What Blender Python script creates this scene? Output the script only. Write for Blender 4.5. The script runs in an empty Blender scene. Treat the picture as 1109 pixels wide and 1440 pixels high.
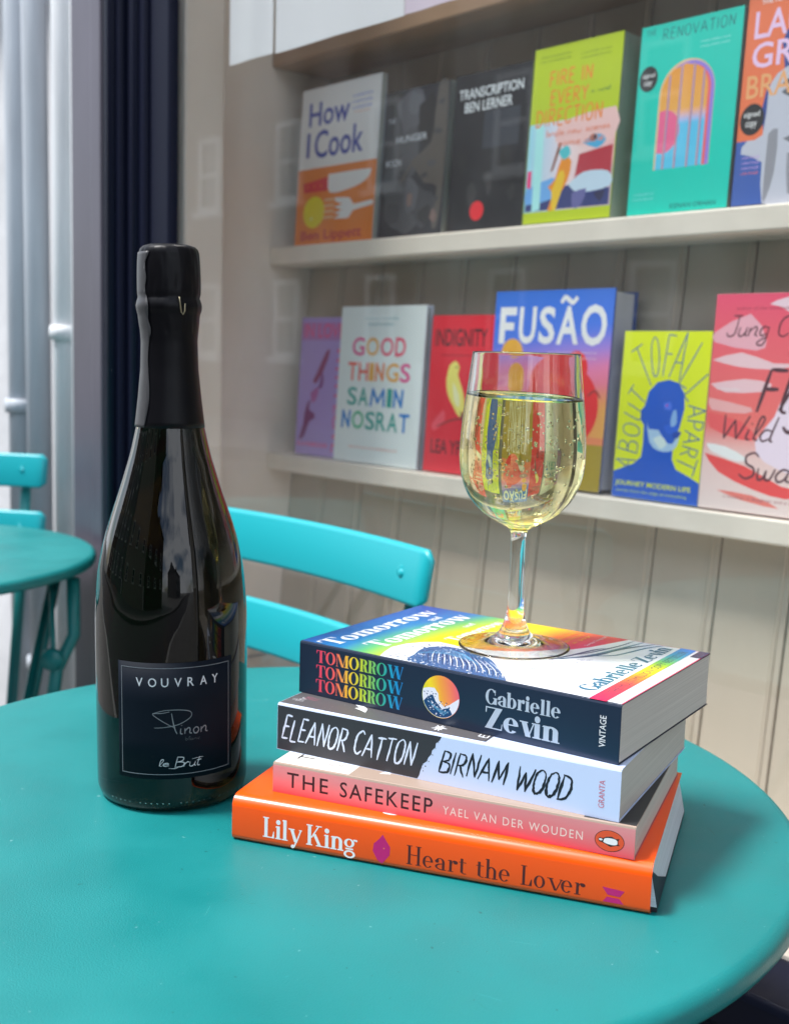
import bpy, math, random
from mathutils import Vector, Matrix
from mathutils.geometry import tessellate_polygon

SC = bpy.context.scene
COL = SC.collection

# ------------------------------------------------------------------ camera
TZ = 0.74                                   # height of the table top above the pavement
cam_data = bpy.data.cameras.new('camera')
cam = bpy.data.objects.new('camera', cam_data); COL.objects.link(cam)
_F = Vector((0.0, 0.99149661, -0.13013251)); _R = Vector((0.99956818, 0.00382389, 0.02913471)); _U = Vector((-0.02938458, 0.13007632, 0.99106846))
cam.matrix_world = Matrix(((_R.x, _U.x, -_F.x, 0.0), (_R.y, _U.y, -_F.y, 0.0), (_R.z, _U.z, -_F.z, TZ + 0.26071), (0, 0, 0, 1)))
cam_data.sensor_fit = 'HORIZONTAL'; cam_data.sensor_width = 36.0
cam_data.lens = 1623.9 / 1109.0 * 36.0
cam_data.clip_start = 0.02; cam_data.clip_end = 500.0
cam_data.dof.use_dof = True; cam_data.dof.focus_distance = 0.60; cam_data.dof.aperture_fstop = 15.0
SC.camera = cam

# ------------------------------------------------------------------ sky and sun
SUN_EL, SUN_AZ = math.radians(64), math.radians(-95)     # azimuth from +Y towards +X
w = bpy.data.worlds.new("World"); SC.world = w; w.use_nodes = True
nt = w.node_tree; nt.nodes.clear()
sky = nt.nodes.new('ShaderNodeTexSky'); sky.sky_type = 'NISHITA'; sky.sun_disc = False
sky.sun_elevation = SUN_EL; sky.sun_rotation = SUN_AZ % (2 * math.pi)
tc = nt.nodes.new('ShaderNodeTexCoord'); mp = nt.nodes.new('ShaderNodeMapping'); mp.inputs['Scale'].default_value = (1.6, 1.6, 3.2)
cl = nt.nodes.new('ShaderNodeTexNoise'); cl.inputs['Scale'].default_value = 1.7; cl.inputs['Detail'].default_value = 7; cl.inputs['Roughness'].default_value = .58
cr = nt.nodes.new('ShaderNodeValToRGB'); cr.color_ramp.elements[0].position = .40; cr.color_ramp.elements[1].position = .56
mx = nt.nodes.new('ShaderNodeMix'); mx.data_type = 'RGBA'; mx.inputs['B'].default_value = (9.7, 10.2, 11.0, 1)
bg = nt.nodes.new('ShaderNodeBackground'); bg.inputs['Strength'].default_value = 0.128
wo = nt.nodes.new('ShaderNodeOutputWorld')
nt.links.new(tc.outputs['Generated'], mp.inputs['Vector']); nt.links.new(mp.outputs[0], cl.inputs['Vector']); nt.links.new(cl.outputs['Fac'], cr.inputs[0])
nt.links.new(cr.outputs[0], mx.inputs['Factor']); nt.links.new(sky.outputs[0], mx.inputs['A']); nt.links.new(mx.outputs['Result'], bg.inputs[0]); nt.links.new(bg.outputs[0], wo.inputs[0])

sd = bpy.data.lights.new('sun', 'SUN'); sd.energy = 3.1; sd.angle = math.radians(13); sd.color = (1.0, .975, .945)
sun = bpy.data.objects.new('sun', sd); COL.objects.link(sun)
_d = Vector((math.sin(SUN_AZ) * math.cos(SUN_EL), math.cos(SUN_AZ) * math.cos(SUN_EL), math.sin(SUN_EL)))
sun.rotation_euler = _d.to_track_quat('Z', 'Y').to_euler(); sun.location = (-6, 0, 9)

SC.view_settings.view_transform = 'Standard'; SC.view_settings.look = 'None'
SC.view_settings.exposure = 0.88; SC.view_settings.gamma = 1.0; SC.view_settings.use_curve_mapping = False
SC.cycles.use_denoising = True
SC.cycles.max_bounces = 20; SC.cycles.transmission_bounces = 16; SC.cycles.transparent_max_bounces = 24
SC.cycles.glossy_bounces = 8; SC.cycles.diffuse_bounces = 5
SC.cycles.caustics_refractive = True; SC.cycles.caustics_reflective = False; SC.cycles.blur_glossy = 0.5

# ------------------------------------------------------------------ helpers
PI = math.pi
def lin(c):
    c = c / 255.0
    return c / 12.92 if c <= 0.04045 else ((c + 0.055) / 1.055) ** 2.4
def rgb(r, g, b):
    return (lin(r), lin(g), lin(b))
def mix(a, b, t):
    t = max(0.0, min(1.0, t))
    return tuple(a[i] * (1 - t) + b[i] * t for i in range(3))
def ramp(stops, t):
    if t <= stops[0][0]: return stops[0][1]
    for (a, ca), (b, cb) in zip(stops, stops[1:]):
        if t <= b: return mix(ca, cb, (t - a) / (b - a))
    return stops[-1][1]

# ------------------------------------------------------------------ lettering
_FC = {}
def sans_glyphs(s, bold=0.0, sp=1.0, res=3):
    """the built-in sans face, turned into triangles (x, y) once per string"""
    key = (s, bold, sp)
    if key not in _FC:
        cu = bpy.data.curves.new('lettering', 'FONT')
        cu.body = s; cu.resolution_u = res; cu.offset = bold; cu.space_character = sp
        cu.dimensions = '2D'; cu.fill_mode = 'FRONT'
        o = bpy.data.objects.new('lettering', cu)
        COL.objects.link(o)
        bpy.context.view_layer.update()
        me = bpy.data.meshes.new_from_object(o.evaluated_get(bpy.context.evaluated_depsgraph_get()))
        vs = [(v.co.x, v.co.y) for v in me.vertices]
        fs = [tuple(p.vertices) for p in me.polygons]
        bpy.data.objects.remove(o); bpy.data.curves.remove(cu); bpy.data.meshes.remove(me)
        _FC[key] = (vs, fs)
    return _FC[key]

def didone(ch, S, h, X=0.68):
    """pieces of a high-contrast serif letter: stem width S, hairline h, x-height X"""
    P = []; o = 0.055 + S * 0.12
    def R(x0, y0, x1, y1): P.append(([(x0, y0), (x1, y0), (x1, y1), (x0, y1)], [(0, 1, 2, 3)]))
    def Q(*p): P.append((list(p), [tuple(range(len(p)))]))
    def arc(cx, cy, rx, ry, a0, a1, wv, wh, n=18):
        vs = []; fs = []
        for i in range(n + 1):
            a = math.radians(a0 + (a1 - a0) * i / n); c, s = math.cos(a), math.sin(a)
            vs.append((cx + rx * c, cy + ry * s)); vs.append((cx + (rx - wv) * c, cy + (ry - wh) * s))
        for i in range(n): fs.append((2 * i, 2 * i + 2, 2 * i + 3, 2 * i + 1))
        P.append((vs, fs))
    def ball(cx, cy, r): P.append(([(cx + r * math.cos(2 * PI * i / 12), cy + r * math.sin(2 * PI * i / 12)) for i in range(12)], [tuple(range(12))]))
    def ser(x0, x1, y): R(x0 - o, y, x1 + o, y + h)
    def flag(x, y): Q((x - o, y - h * 1.2), (x + S * .5, y - h * 1.6), (x + S * .5, y), (x - o * .2, y))
    c = 0.20 + S * 0.25; W = 2 * S + c; m = o
    if ch == ' ': return [], 0.34
    if ch in 'obdpOe':
        big = ch == 'O'; H = 1.0 if big else X; W2 = W * 1.32 if big else W
        if ch == 'e':
            arc(W2 / 2, H / 2, W2 / 2, H / 2 + .012, 2, 318, S, h, 26); R(S * .6, H * .5, W2 - S * .4, H * .5 + h)
        else: arc(W2 / 2, H / 2, W2 / 2, H / 2 + .012, 0, 360, S, h, 28)
        if ch == 'b': R(0, 0, S, 1); flag(0, 1)
        if ch == 'd': R(W - S, 0, W, 1); flag(W - S, 1); R(W - S, 0, W + o, h)
        if ch == 'p': R(0, -.3, S, H); ser(0, S, -.3); flag(0, H)
        return P, W2 + .06 + (.03 if ch == 'd' else 0)
    if ch in 'CG':
        W2 = W * 1.3
        arc(W2 / 2, .5, W2 / 2, .512, 38, 325, S, h, 24)
        R(W2 - S * .75, .62, W2 - S * .75 + h, .97)
        if ch == 'G': R(W2 - S, .02, W2, .42); R(W2 - S - o, .40, W2 + o, .40 + h)
        else: R(W2 - S * .6, .03, W2 - S * .6 + h, .35)
        return P, W2 + .08
    if ch in 'il':
        H = X if ch == 'i' else 1.0
        R(m, 0, m + S, H); ser(m, m + S, 0); flag(m, H)
        if ch == 'i': ball(m + S / 2, X + .19, .075 + S * .28)
        return P, S + 2 * m + .03
    if ch in 'nhmru':
        H = 1.0 if ch == 'h' else X
        R(m, 0, m + S, H); ser(m, m + S, 0); flag(m, H)
        cw = c * .78
        if ch == 'r':
            arc(m + S + cw * .6, X - .2, cw * .6 + S * .2, .21, 180, 80, S * .25, h * 1.4, 8); ball(m + S + cw * .85, X - .09, .07 + S * .25)
            return P, m + S + cw * .85 + .09 + S * .25
        x = m + S
        for k in range(2 if ch == 'm' else 1):
            arc(x + cw / 2, X - .2, cw / 2 + S, .212, 0, 150, S, h * 1.5, 12)
            R(x + cw, 0, x + cw + S, X - .19); ser(x + cw, x + cw + S, 0); x += cw + S
        return P, x + m + .02
    if ch == 't':
        R(m, .06, m + S, X + .18); R(0, X - h, m + S + .13, X); arc(m + S * .5 + .12, .14, S * .5 + .12, .15, 180, 300, S * .9, h, 8)
        return P, m + S + .16
    if ch == 'a':
        x1 = W * .92 - S
        R(x1, h, x1 + S, X * .7); arc((x1 + S) / 2 + .01, X * .68, (x1 + S) / 2 - .01, X * .33, 0, 160, S, h, 10); ball(.06 + S * .2, X * .72, .06 + S * .22)
        arc(x1 + S * .2, X * .27, x1 + S * .15, X * .285, 80, 285, S * .85, h, 12); R(x1, 0, x1 + S + o, h)
        return P, x1 + S + o + .04
    if ch == 'g':
        arc(W * .45, X * .68, W * .45, X * .33, 0, 360, S * .85, h, 20); arc(W * .48, -.10, W * .5, .19, 0, 360, S * .7, h * 1.4, 20)
        R(W * .12, X * .18, W * .8, X * .18 + S * .45); R(W * .8, X - h * 1.5, W + .04, X); ball(W + .04, X - .05, .05)
        return P, W + .1
    def dg(x0, y0, x1, y1, w): Q((x0, y0), (x0 + w, y0), (x1 + w, y1), (x1, y1))
    if ch in 'vwyVW':
        H = 1.0 if ch in 'VW' else X; x_ = 0; d = (.18 + S * .30) * (1.2 if H == 1 else 1)
        n = 2 if ch in 'wW' else 1; x = m
        for k in range(n):
            dg(x + d, 0, x, H, S); dg(x + d + S * .45, 0, x + 2 * d + S * .5, H, h * 1.3)
            R(x - o, H - h, x + S + o, H)
            x += 2 * d + S * .5
            if k == n - 1: R(x - o * .9, H - h, x + o * 1.1, H)
            else: x -= S * .35
        if ch == 'y': dg(x - d * 1.62, -.26, x - d - .02, 0.02, h * 1.5); ball(x - d * 1.7, -.22, .05 + S * .25)
        return P, x - .02
    if ch in 'ZTLKHMRzEF':
        s2 = S
        if ch in 'Zz':
            H = 1.0 if ch == 'Z' else X; W2 = W * (1.12 if H == 1 else .95)
            R(0, 0, W2, h); R(0, H - h, W2 - .02, H); dg(0, 0, W2 - S * 1.25, H, S * 1.25)
            Q((W2 - h, 0), (W2 + .01, 0), (W2 + .02, .3), (W2 - h * .2, .3)); Q((0, H - .27), (h, H - .27), (h * 1.4, H), (0, H))
            return P, W2 + .08
        if ch == 'T':
            W2 = W * 1.22; R(W2 / 2 - S / 2, 0, W2 / 2 + S / 2, 1); ser(W2 / 2 - S / 2, W2 / 2 + S / 2, 0); R(0, 1 - h, W2, 1)
            Q((0, .70), (h * .8, .70), (.14, 1), (0, 1)); Q((W2 - h * .8, .70), (W2, .70), (W2, 1), (W2 - .14, 1))
            return P, W2 + .03
        if ch in 'LEF':
            W2 = W; R(m, 0, m + S, 1); R(m - o, 1 - h, m + S + o, 1)
            if ch in 'LE': R(m - o, 0, W2, h); Q((W2 - h, 0), (W2 + .01, 0), (W2 + .01, .34), (W2 - h * .5, .34), (W2 - .10, h))
            else: ser(m, m + S, 0)
            return P, W2 + .07
        if ch == 'H':
            for x in (m, m + S + c * 1.25): R(x, 0, x + S, 1); ser(x, x + S, 0); R(x - o, 1 - h, x + S + o, 1)
            R(m + S, .5, m + S + c * 1.25, .5 + h)
            return P, 2 * S + c * 1.25 + 2 * m + .04
        if ch == 'K':
            R(m, 0, m + S, 1); ser(m, m + S, 0); R(m - o, 1 - h, m + S + o, 1)
            dg(m + S - .02, .38, m + S + c + .12, 1, h * 1.4); dg(m + S + c + .14, 0, m + S + .08, .58, S)
            R(m + S + c + .02, 0, m + 2 * S + c + .22, h); R(m + S + c, 1 - h, m + S + c + .30, 1)
            return P, m + 2 * S + c + .24
        if ch == 'M':
            W2 = 3.0 * S + .48; R(m, 0, m + h * 1.2, 1); ser(m, m + h, 0); dg(W2 * .48, 0, m - .01, 1, S); dg(W2 * .48 + S * .4, 0, W2 - S, 1, h * 1.2)
            R(W2 - S, 0, W2, 1); ser(W2 - S, W2, 0); R(m - o, 1 - h, m + S * .9, 1); R(W2 - S, 1 - h, W2 + o, 1)
            return P, W2 + m + .03
        if ch == 'R':
            R(m, 0, m + S, 1); ser(m, m + S, 0); R(m - o, 1 - h, m + S, 1)
            arc(m + S + .04, .74, c * .55 + S, .26, -90, 90, S, h, 14); dg(m + S + c * .42 + S * .35, h * .5, m + S + .06, .5, S * .95)
            R(m + S + c * .42 + S * .5, 0, m + 2 * S + c * .55 + .1, h)
            return P, m + 2 * S + c * .5 + .13
    return [], .3

# single-line letters for brush, script and hand-drawn lettering: strokes in a box of height 1
ST = {
 'A': (.62, ['0,0 .30,1', '.30,1 .60,0', '.12,.34 .50,.36']), 'B': (.52, ['.05,0 .08,1', '.05,1 .42,.92 .40,.62 .10,.52', '.10,.52 .50,.44 .48,.08 .04,.02']),
 'C': (.52, ['.50,.86 .34,1 .10,.82 .04,.45 .12,.10 .32,0 .50,.16']), 'D': (.56, ['.06,0 .08,1', '.02,1 .40,.90 .54,.52 .40,.12 .02,.01']),
 'E': (.46, ['.05,0 .08,1', '.08,1 .44,.98', '.06,.52 .38,.54', '.05,.01 .44,.03']), 'F': (.44, ['.05,0 .08,1', '.08,1 .44,.98', '.06,.54 .36,.55']),
 'G': (.56, ['.50,.86 .34,1 .10,.82 .04,.45 .12,.10 .34,0 .52,.18 .53,.46', '.32,.46 .56,.47']), 'H': (.54, ['.05,0 .07,1', '.49,0 .51,1', '.06,.5 .50,.52']),
 'I': (.16, ['.07,0 .08,1']), 'J': (.46, ['.36,1 .38,.2 .26,0 .08,.02 .03,.18', '.12,1 .50,1']), 'L': (.44, ['.08,1 .05,.02', '.05,.02 .44,.03']),
 'M': (.72, ['.04,0 .12,1', '.12,1 .36,.18', '.36,.18 .62,1', '.62,1 .66,0']), 'N': (.56, ['.05,0 .07,1', '.07,1 .48,.02', '.48,.02 .52,1']),
 'O': (.56, ['.28,1 .08,.84 .03,.46 .12,.08 .28,0 .46,.14 .53,.52 .46,.88 .28,1']), 'P': (.48, ['.05,0 .07,1', '.03,1 .38,.95 .46,.74 .34,.50 .07,.46']),
 'R': (.54, ['.05,0 .07,1', '.03,1 .38,.95 .44,.74 .34,.52 .07,.48', '.20,.50 .52,0']), 'S': (.46, ['.44,.86 .28,1 .08,.86 .14,.58 .38,.42 .44,.16 .24,0 .02,.14']),
 'T': (.50, ['.25,0 .26,1', '0,.98 .52,1']), 'U': (.54, ['.04,1 .05,.3 .14,.02 .34,0 .48,.22 .52,1']), 'V': (.54, ['.02,1 .26,0', '.26,0 .54,1']),
 'W': (.76, ['.02,1 .18,0', '.18,0 .38,.80', '.38,.80 .56,0', '.56,0 .78,1']), 'Y': (.52, ['.02,1 .26,.5', '.52,1 .26,.5 .24,0']),
 'a': (.40, ['.34,.44 .16,.46 .03,.22 .12,0 .28,.10 .35,.42', '.35,.44 .33,.10 .44,.02']), 'b': (.38, ['.08,1 .05,.05', '.05,.20 .20,.46 .36,.30 .24,.02 .05,.05']), 'c': (.34, ['.34,.36 .18,.46 .04,.22 .14,0 .34,.10']), 'd': (.42, ['.34,.42 .14,.46 .03,.20 .14,0 .32,.12', '.40,1.02 .34,.12 .44,.02']),
 'e': (.34, ['.05,.20 .32,.28 .24,.46 .08,.36 .05,.14 .18,0 .36,.10']), 'g': (.40, ['.34,.42 .14,.46 .03,.22 .14,.02 .32,.14', '.36,.44 .34,-.30 .18,-.44 .04,-.30 .40,.02']),
 'h': (.42, ['.08,1 .04,0', '.04,.20 .22,.46 .34,.36 .32,.08 .44,.02']), 'i': (.20, ['.08,.44 .06,.08 .18,.02', '.12,.66 .13,.70']), 'l': (.18, ['.04,.06 .22,.80 .16,1 .08,.84 .07,.12 .20,.02']),
 'm': (.62, ['.05,.44 .04,0', '.04,.24 .20,.46 .28,.36 .27,0', '.27,.24 .44,.46 .52,.36 .50,.06 .62,.02']), 'n': (.44, ['.05,.44 .04,0', '.04,.22 .24,.46 .34,.36 .32,.08 .44,.02']), 'o': (.38, ['.18,.46 .04,.30 .08,.04 .22,0 .34,.20 .28,.42 .16,.46']),
 'r': (.32, ['.06,.44 .04,0', '.04,.22 .20,.46 .32,.38']), 's': (.34, ['.30,.42 .12,.44 .10,.28 .28,.18 .24,.02 .02,.04']), 't': (.28, ['.14,.86 .10,.10 .26,.02', '0,.52 .28,.56']), 'u': (.42, ['.05,.44 .06,.08 .20,0 .34,.20 .36,.44', '.36,.44 .35,.08 .44,.02']),
 'w': (.54, ['.04,.44 .10,.04 .24,.06 .28,.38', '.28,.38 .32,.04 .46,.08 .52,.46']), 'y': (.42, ['.05,.44 .08,.10 .22,.06 .34,.28', '.38,.44 .32,-.28 .16,-.42 .02,-.30']),
 ',': (.18, ['.08,.06 .02,-.18']), ' ': (.28, []), '.': (.12, ['.05,0 .06,.03']), '-': (.3, ['.04,.3 .26,.3']),
}
def strokes(ch):
    w, ss = ST.get(ch, ST['I'])
    return w, [[tuple(float(t) for t in p.split(',')) for p in s.split(' ')] for s in ss]
def spline(pts, n=5):
    if len(pts) < 3: return [(pts[0][0] + (pts[-1][0] - pts[0][0]) * i / n, pts[0][1] + (pts[-1][1] - pts[0][1]) * i / n) for i in range(n + 1)]
    out = []; P = [pts[0]] + list(pts) + [pts[-1]]
    for k in range(1, len(P) - 2):
        for i in range(n):
            t = i / n; r = []
            for j in (0, 1):
                a, b, c, d = P[k - 1][j], P[k][j], P[k + 1][j], P[k + 2][j]
                r.append(.5 * (2 * b + (c - a) * t + (2 * a - 5 * b + 4 * c - d) * t * t + (3 * b - a - 3 * c + d) * t ** 3))
            out.append(tuple(r))
    out.append(pts[-1]); return out

class Print:
    """flat ink on one face of a thing: layered polygons in millimetres, colour per corner"""
    def __init__(s, fmap, base=0.05, gain=1.0):
        s.f = fmap; s.V = []; s.F = []; s.C = []; s.z = base; s.xf = None; s.gain = gain
    def put(s, vs, fs, col, dz=0.0):
        b = len(s.V)
        for (x, y) in vs:
            if s.xf: x, y = s.xf(x, y)
            s.V.append(s.f(x, y, s.z + dz)); s.C.append(col(x, y) if callable(col) else col)
        s.F += [tuple(b + i for i in f) for f in fs]
    def up(s, d=0.0035): s.z += d
    def grid(s, x0, y0, x1, y1, nx, ny, col):
        vs = [(x0 + (x1 - x0) * i / nx, y0 + (y1 - y0) * j / ny) for j in range(ny + 1) for i in range(nx + 1)]
        fs = [(j * (nx + 1) + i, j * (nx + 1) + i + 1, (j + 1) * (nx + 1) + i + 1, (j + 1) * (nx + 1) + i) for j in range(ny) for i in range(nx)]
        s.put(vs, fs, col); s.up()
    def rect(s, x0, y0, x1, y1, col): s.put([(x0, y0), (x1, y0), (x1, y1), (x0, y1)], [(0, 1, 2, 3)], col); s.up()
    def poly(s, pts, col, smooth=0):
        if smooth: pts = spline(list(pts) + [pts[0]], smooth)[:-1]
        tri = tessellate_polygon([[Vector((x, y, 0)) for x, y in pts]])
        out = []
        for t in tri:
            (ax, ay), (bx, by), (cx, cy) = (pts[i] for i in t)
            out.append(t if (bx - ax) * (cy - ay) - (by - ay) * (cx - ax) > 0 else (t[0], t[2], t[1]))
        s.put(pts, out, col); s.up()
    def disc(s, cx, cy, rx, ry, col, n=40, rings=1, a0=0, a1=360):
        vs = [(cx, cy)]; fs = []
        for r in range(1, rings + 1):
            for i in range(n):
                a = math.radians(a0 + (a1 - a0) * i / n); vs.append((cx + rx * r / rings * math.cos(a), cy + ry * r / rings * math.sin(a)))
        for i in range(n):
            j = (i + 1) % n; fs.append((0, 1 + i, 1 + j))
            for r in range(1, rings): fs.append((1 + (r - 1) * n + i, 1 + r * n + i, 1 + r * n + j, 1 + (r - 1) * n + j))
        s.put(vs, fs, col); s.up()
    def brush(s, pts, w, col, taper=.5, n=5, sm=True, dz=0.0, jag=0.0, rnd=None):
        p = spline(pts, n) if sm else pts
        vs = []; N = len(p)
        for i in range(N):
            a = p[max(0, i - 1)]; b = p[min(N - 1, i + 1)]
            dx, dy = b[0] - a[0], b[1] - a[1]; L = math.hypot(dx, dy) or 1e-6
            t = i / (N - 1); ww = w * .5 * (1 - taper * (2 * t - 1) ** 2)
            j1 = 1 + (rnd.uniform(-jag, jag) if rnd else 0); j2 = 1 + (rnd.uniform(-jag, jag) if rnd else 0)
            vs.append((p[i][0] - dy / L * ww * j1, p[i][1] + dx / L * ww * j1)); vs.append((p[i][0] + dy / L * ww * j2, p[i][1] - dx / L * ww * j2))
        s.put(vs, [(2 * i + 1, 2 * i + 3, 2 * i + 2, 2 * i) for i in range(N - 1)], col, dz)
    def sans(s, txt, box, col, bold=0.0, sp=1.0, shear=0.0, rot=0):
        vs, fs = sans_glyphs(txt, bold, sp)
        s._fit(vs, [(vs, fs)], box, col, shear, rot)
    def _fit(s, allv, pieces, box, col, shear=0.0, rot=0):
        xs = [v[0] for v in allv]; ys = [v[1] for v in allv]
        ax, bx, ay, by = min(xs), max(xs), min(ys), max(ys)
        x0, y0, x1, y1 = box; fx = bx - ax or 1; fy = by - ay or 1
        for k, (vs, fs) in enumerate(pieces):
            out = []
            for (x, y) in vs:
                u = (x - ax) / fx; v = (y - ay) / fy
                if rot == 90: u, v = 1 - v, u       # reads upwards
                if rot == -90: u, v = v, 1 - u      # reads downwards
                X = x0 + u * (x1 - x0); Y = y0 + v * (y1 - y0)
                out.append((X + shear * (Y - y0), Y))
            s.put(out, fs, col, (k % 5) * 0.0012)
        s.up(.009)
    def serif(s, txt, box, col, S=.26, h=.05, X=.68, shear=0.0, track=0.0, rot=0, base=True):
        """letters scaled so that cap height (or the string's own top) and baseline fill the box"""
        x = 0; pcs = []; al = []
        for ch in txt:
            P, adv = didone(ch, S, h, X)
            for vs, fs in P:
                vv = [(x + a, b) for a, b in vs]; pcs.append((vv, fs)); al += vv
            x += adv + track
        xs = [v[0] for v in al]
        s._fit([(min(xs), 0), (max(xs), 1)], pcs, box, col, shear, rot)
    def script(s, txt, box, w, col, sp=.10, shear=0.0, taper=.5, seed=1, wob=0.0, jag=0.0, rot=0):
        rnd = random.Random(seed); x = 0; items = []
        for ch in txt:
            cw, ss = strokes(ch)
            dy = rnd.uniform(-wob, wob); k = 1 + rnd.uniform(-wob, wob)
            for st in ss: items.append([(x + px, dy + py * k) for px, py in st])
            x += cw + sp
        x -= sp; x0, y0, x1, y1 = box; k = 0
        for st in items:
            out = []
            for (px, py) in st:
                if rot == 90: X = x1 - py * (x1 - x0); Y = y0 + px / x * (y1 - y0)
                elif rot == -90: X = x0 + py * (x1 - x0); Y = y1 - px / x * (y1 - y0)
                else: X = x0 + px / x * (x1 - x0); Y = y0 + py * (y1 - y0); X += shear * (Y - y0)
                out.append((X, Y))
            s.brush(out, w * (1 + rnd.uniform(-wob, wob)), col, taper, dz=(k % 5) * .0012, jag=jag, rnd=rnd); k += 1
        s.up(.009)
    def build(s, name, mat, parent):
        me = bpy.data.meshes.new(name); me.from_pydata(s.V, [], s.F)
        ca = me.color_attributes.new('ink', 'FLOAT_COLOR', 'POINT')
        buf = []
        for c in s.C: buf += [min(.88, c[0] * s.gain), min(.88, c[1] * s.gain), min(.88, c[2] * s.gain), 1.0]
        ca.data.foreach_set('color', buf)
        me.materials.append(mat); me.update()
        o = bpy.data.objects.new(name, me); COL.objects.link(o); o.parent = parent
        return o
# ------------------------------------------------------------------ materials
def new_mat(name):
    m = bpy.data.materials.new(name); m.use_nodes = True; nt = m.node_tree
    return m, nt, nt.nodes['Principled BSDF']
def pbr(name, col, rough=.5, metal=0.0, spec=.5, var=.0, vscale=8.0, bump=0.0, bscale=200.0, coat=0.0, coat_r=.1, stretch=(1, 1, 1), rvar=0.0, bdist=.001):
    m, nt, b = new_mat(name)
    b.inputs['Base Color'].default_value = (*col, 1); b.inputs['Roughness'].default_value = rough
    b.inputs['Metallic'].default_value = metal; b.inputs['Specular IOR Level'].default_value = spec
    b.inputs['Coat Weight'].default_value = coat; b.inputs['Coat Roughness'].default_value = coat_r
    t = nt.nodes.new('ShaderNodeTexCoord'); mp = nt.nodes.new('ShaderNodeMapping'); mp.inputs['Scale'].default_value = stretch
    nt.links.new(t.outputs['Object'], mp.inputs[0])
    if var or rvar:
        n = nt.nodes.new('ShaderNodeTexNoise'); n.inputs['Scale'].default_value = vscale; n.inputs['Detail'].default_value = 6
        nt.links.new(mp.outputs[0], n.inputs['Vector'])
    if var:
        r = nt.nodes.new('ShaderNodeMapRange'); r.inputs['To Min'].default_value = 1 - var; r.inputs['To Max'].default_value = 1 + var
        r.inputs['From Min'].default_value = .3; r.inputs['From Max'].default_value = .7
        v = nt.nodes.new('ShaderNodeVectorMath'); v.operation = 'SCALE'; v.inputs[0].default_value = col
        nt.links.new(n.outputs['Fac'], r.inputs['Value']); nt.links.new(r.outputs[0], v.inputs['Scale']); nt.links.new(v.outputs[0], b.inputs['Base Color'])
    if rvar:
        r2 = nt.nodes.new('ShaderNodeMapRange'); r2.inputs['To Min'].default_value = rough - rvar; r2.inputs['To Max'].default_value = rough + rvar
        r2.inputs['From Min'].default_value = .3; r2.inputs['From Max'].default_value = .7
        nt.links.new(n.outputs['Fac'], r2.inputs['Value']); nt.links.new(r2.outputs[0], b.inputs['Roughness'])
    if bump:
        n2 = nt.nodes.new('ShaderNodeTexNoise'); n2.inputs['Scale'].default_value = bscale; n2.inputs['Detail'].default_value = 3
        bp = nt.nodes.new('ShaderNodeBump'); bp.inputs['Strength'].default_value = bump; bp.inputs['Distance'].default_value = bdist
        nt.links.new(mp.outputs[0], n2.inputs['Vector']); nt.links.new(n2.outputs['Fac'], bp.inputs['Height']); nt.links.new(bp.outputs[0], b.inputs['Normal'])
    return m
M = {}
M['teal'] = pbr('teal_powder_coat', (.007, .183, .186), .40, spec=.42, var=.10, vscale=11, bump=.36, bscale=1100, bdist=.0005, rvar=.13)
def specks_on(m, scale, thr, col, amt=.5):
    nt = m.node_tree; b = nt.nodes['Principled BSDF']; src = b.inputs['Base Color'].links[0].from_socket
    t = nt.nodes.new('ShaderNodeTexCoord'); n = nt.nodes.new('ShaderNodeTexNoise'); n.inputs['Scale'].default_value = scale; n.inputs['Detail'].default_value = 2
    r = nt.nodes.new('ShaderNodeMapRange'); r.inputs['From Min'].default_value = thr; r.inputs['From Max'].default_value = thr + .03; r.inputs['To Max'].default_value = amt
    x = nt.nodes.new('ShaderNodeMix'); x.data_type = 'RGBA'; x.inputs['B'].default_value = (*col, 1)
    nt.links.new(t.outputs['Object'], n.inputs['Vector']); nt.links.new(n.outputs['Fac'], r.inputs['Value']); nt.links.new(r.outputs[0], x.inputs['Factor'])
    nt.links.new(src, x.inputs['A']); nt.links.new(x.outputs['Result'], b.inputs['Base Color'])
specks_on(M['teal'], 170, .75, (.22, .42, .42), .5); specks_on(M['teal'], 240, .75, (.003, .05, .055), .6)
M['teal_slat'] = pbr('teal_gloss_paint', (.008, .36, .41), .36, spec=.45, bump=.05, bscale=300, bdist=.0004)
M['steel'] = pbr('rivet_steel', (.55, .57, .58), .25, metal=1)
M['shelf_paint'] = pbr('grey_beige_shelf_paint', (.84, .765, .665), .42, var=.05, vscale=20, bump=.08, bscale=90)
M['board_paint'] = pbr('stone_board_paint', (.50, .435, .35), .5, var=.07, vscale=7, bump=.1, bscale=60, stretch=(1, 1, .15))
M['shelf_brown'] = pbr('brown_varnished_shelf', (.36, .22, .13), .4, var=.15, vscale=20, stretch=(.2, 1, 1), bump=.1, bscale=80)
M['side_paint'] = pbr('taupe_display_paint', (.79, .70, .625), .5, var=.04, vscale=4)
M['wire'] = pbr('dull_wire', (.30, .27, .18), .35, metal=1)
M['gap'] = pbr('dark_joint', (.38, .33, .27), .9)
M['navy'] = pbr('navy_gloss_paint', (.006, .008, .022), .5, spec=.14, var=.2, vscale=6, bump=.06, bscale=40, stretch=(1, 1, .1))
M['mauve'] = pbr('mauve_grey_paint', (.085, .075, .10), .35, var=.22, vscale=10, bump=.12, bscale=40, stretch=(1, 1, .25))
M['white_wall'] = pbr('white_rendered_wall', (.64, .65, .67), .7, var=.16, vscale=5, bump=.35, bscale=35, bdist=.003)
M['pipe_white'] = pbr('white_pipe_paint', (.72, .74, .76), .5, var=.22, vscale=16, stretch=(1, 1, .12), bump=.15, bscale=60)
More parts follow.
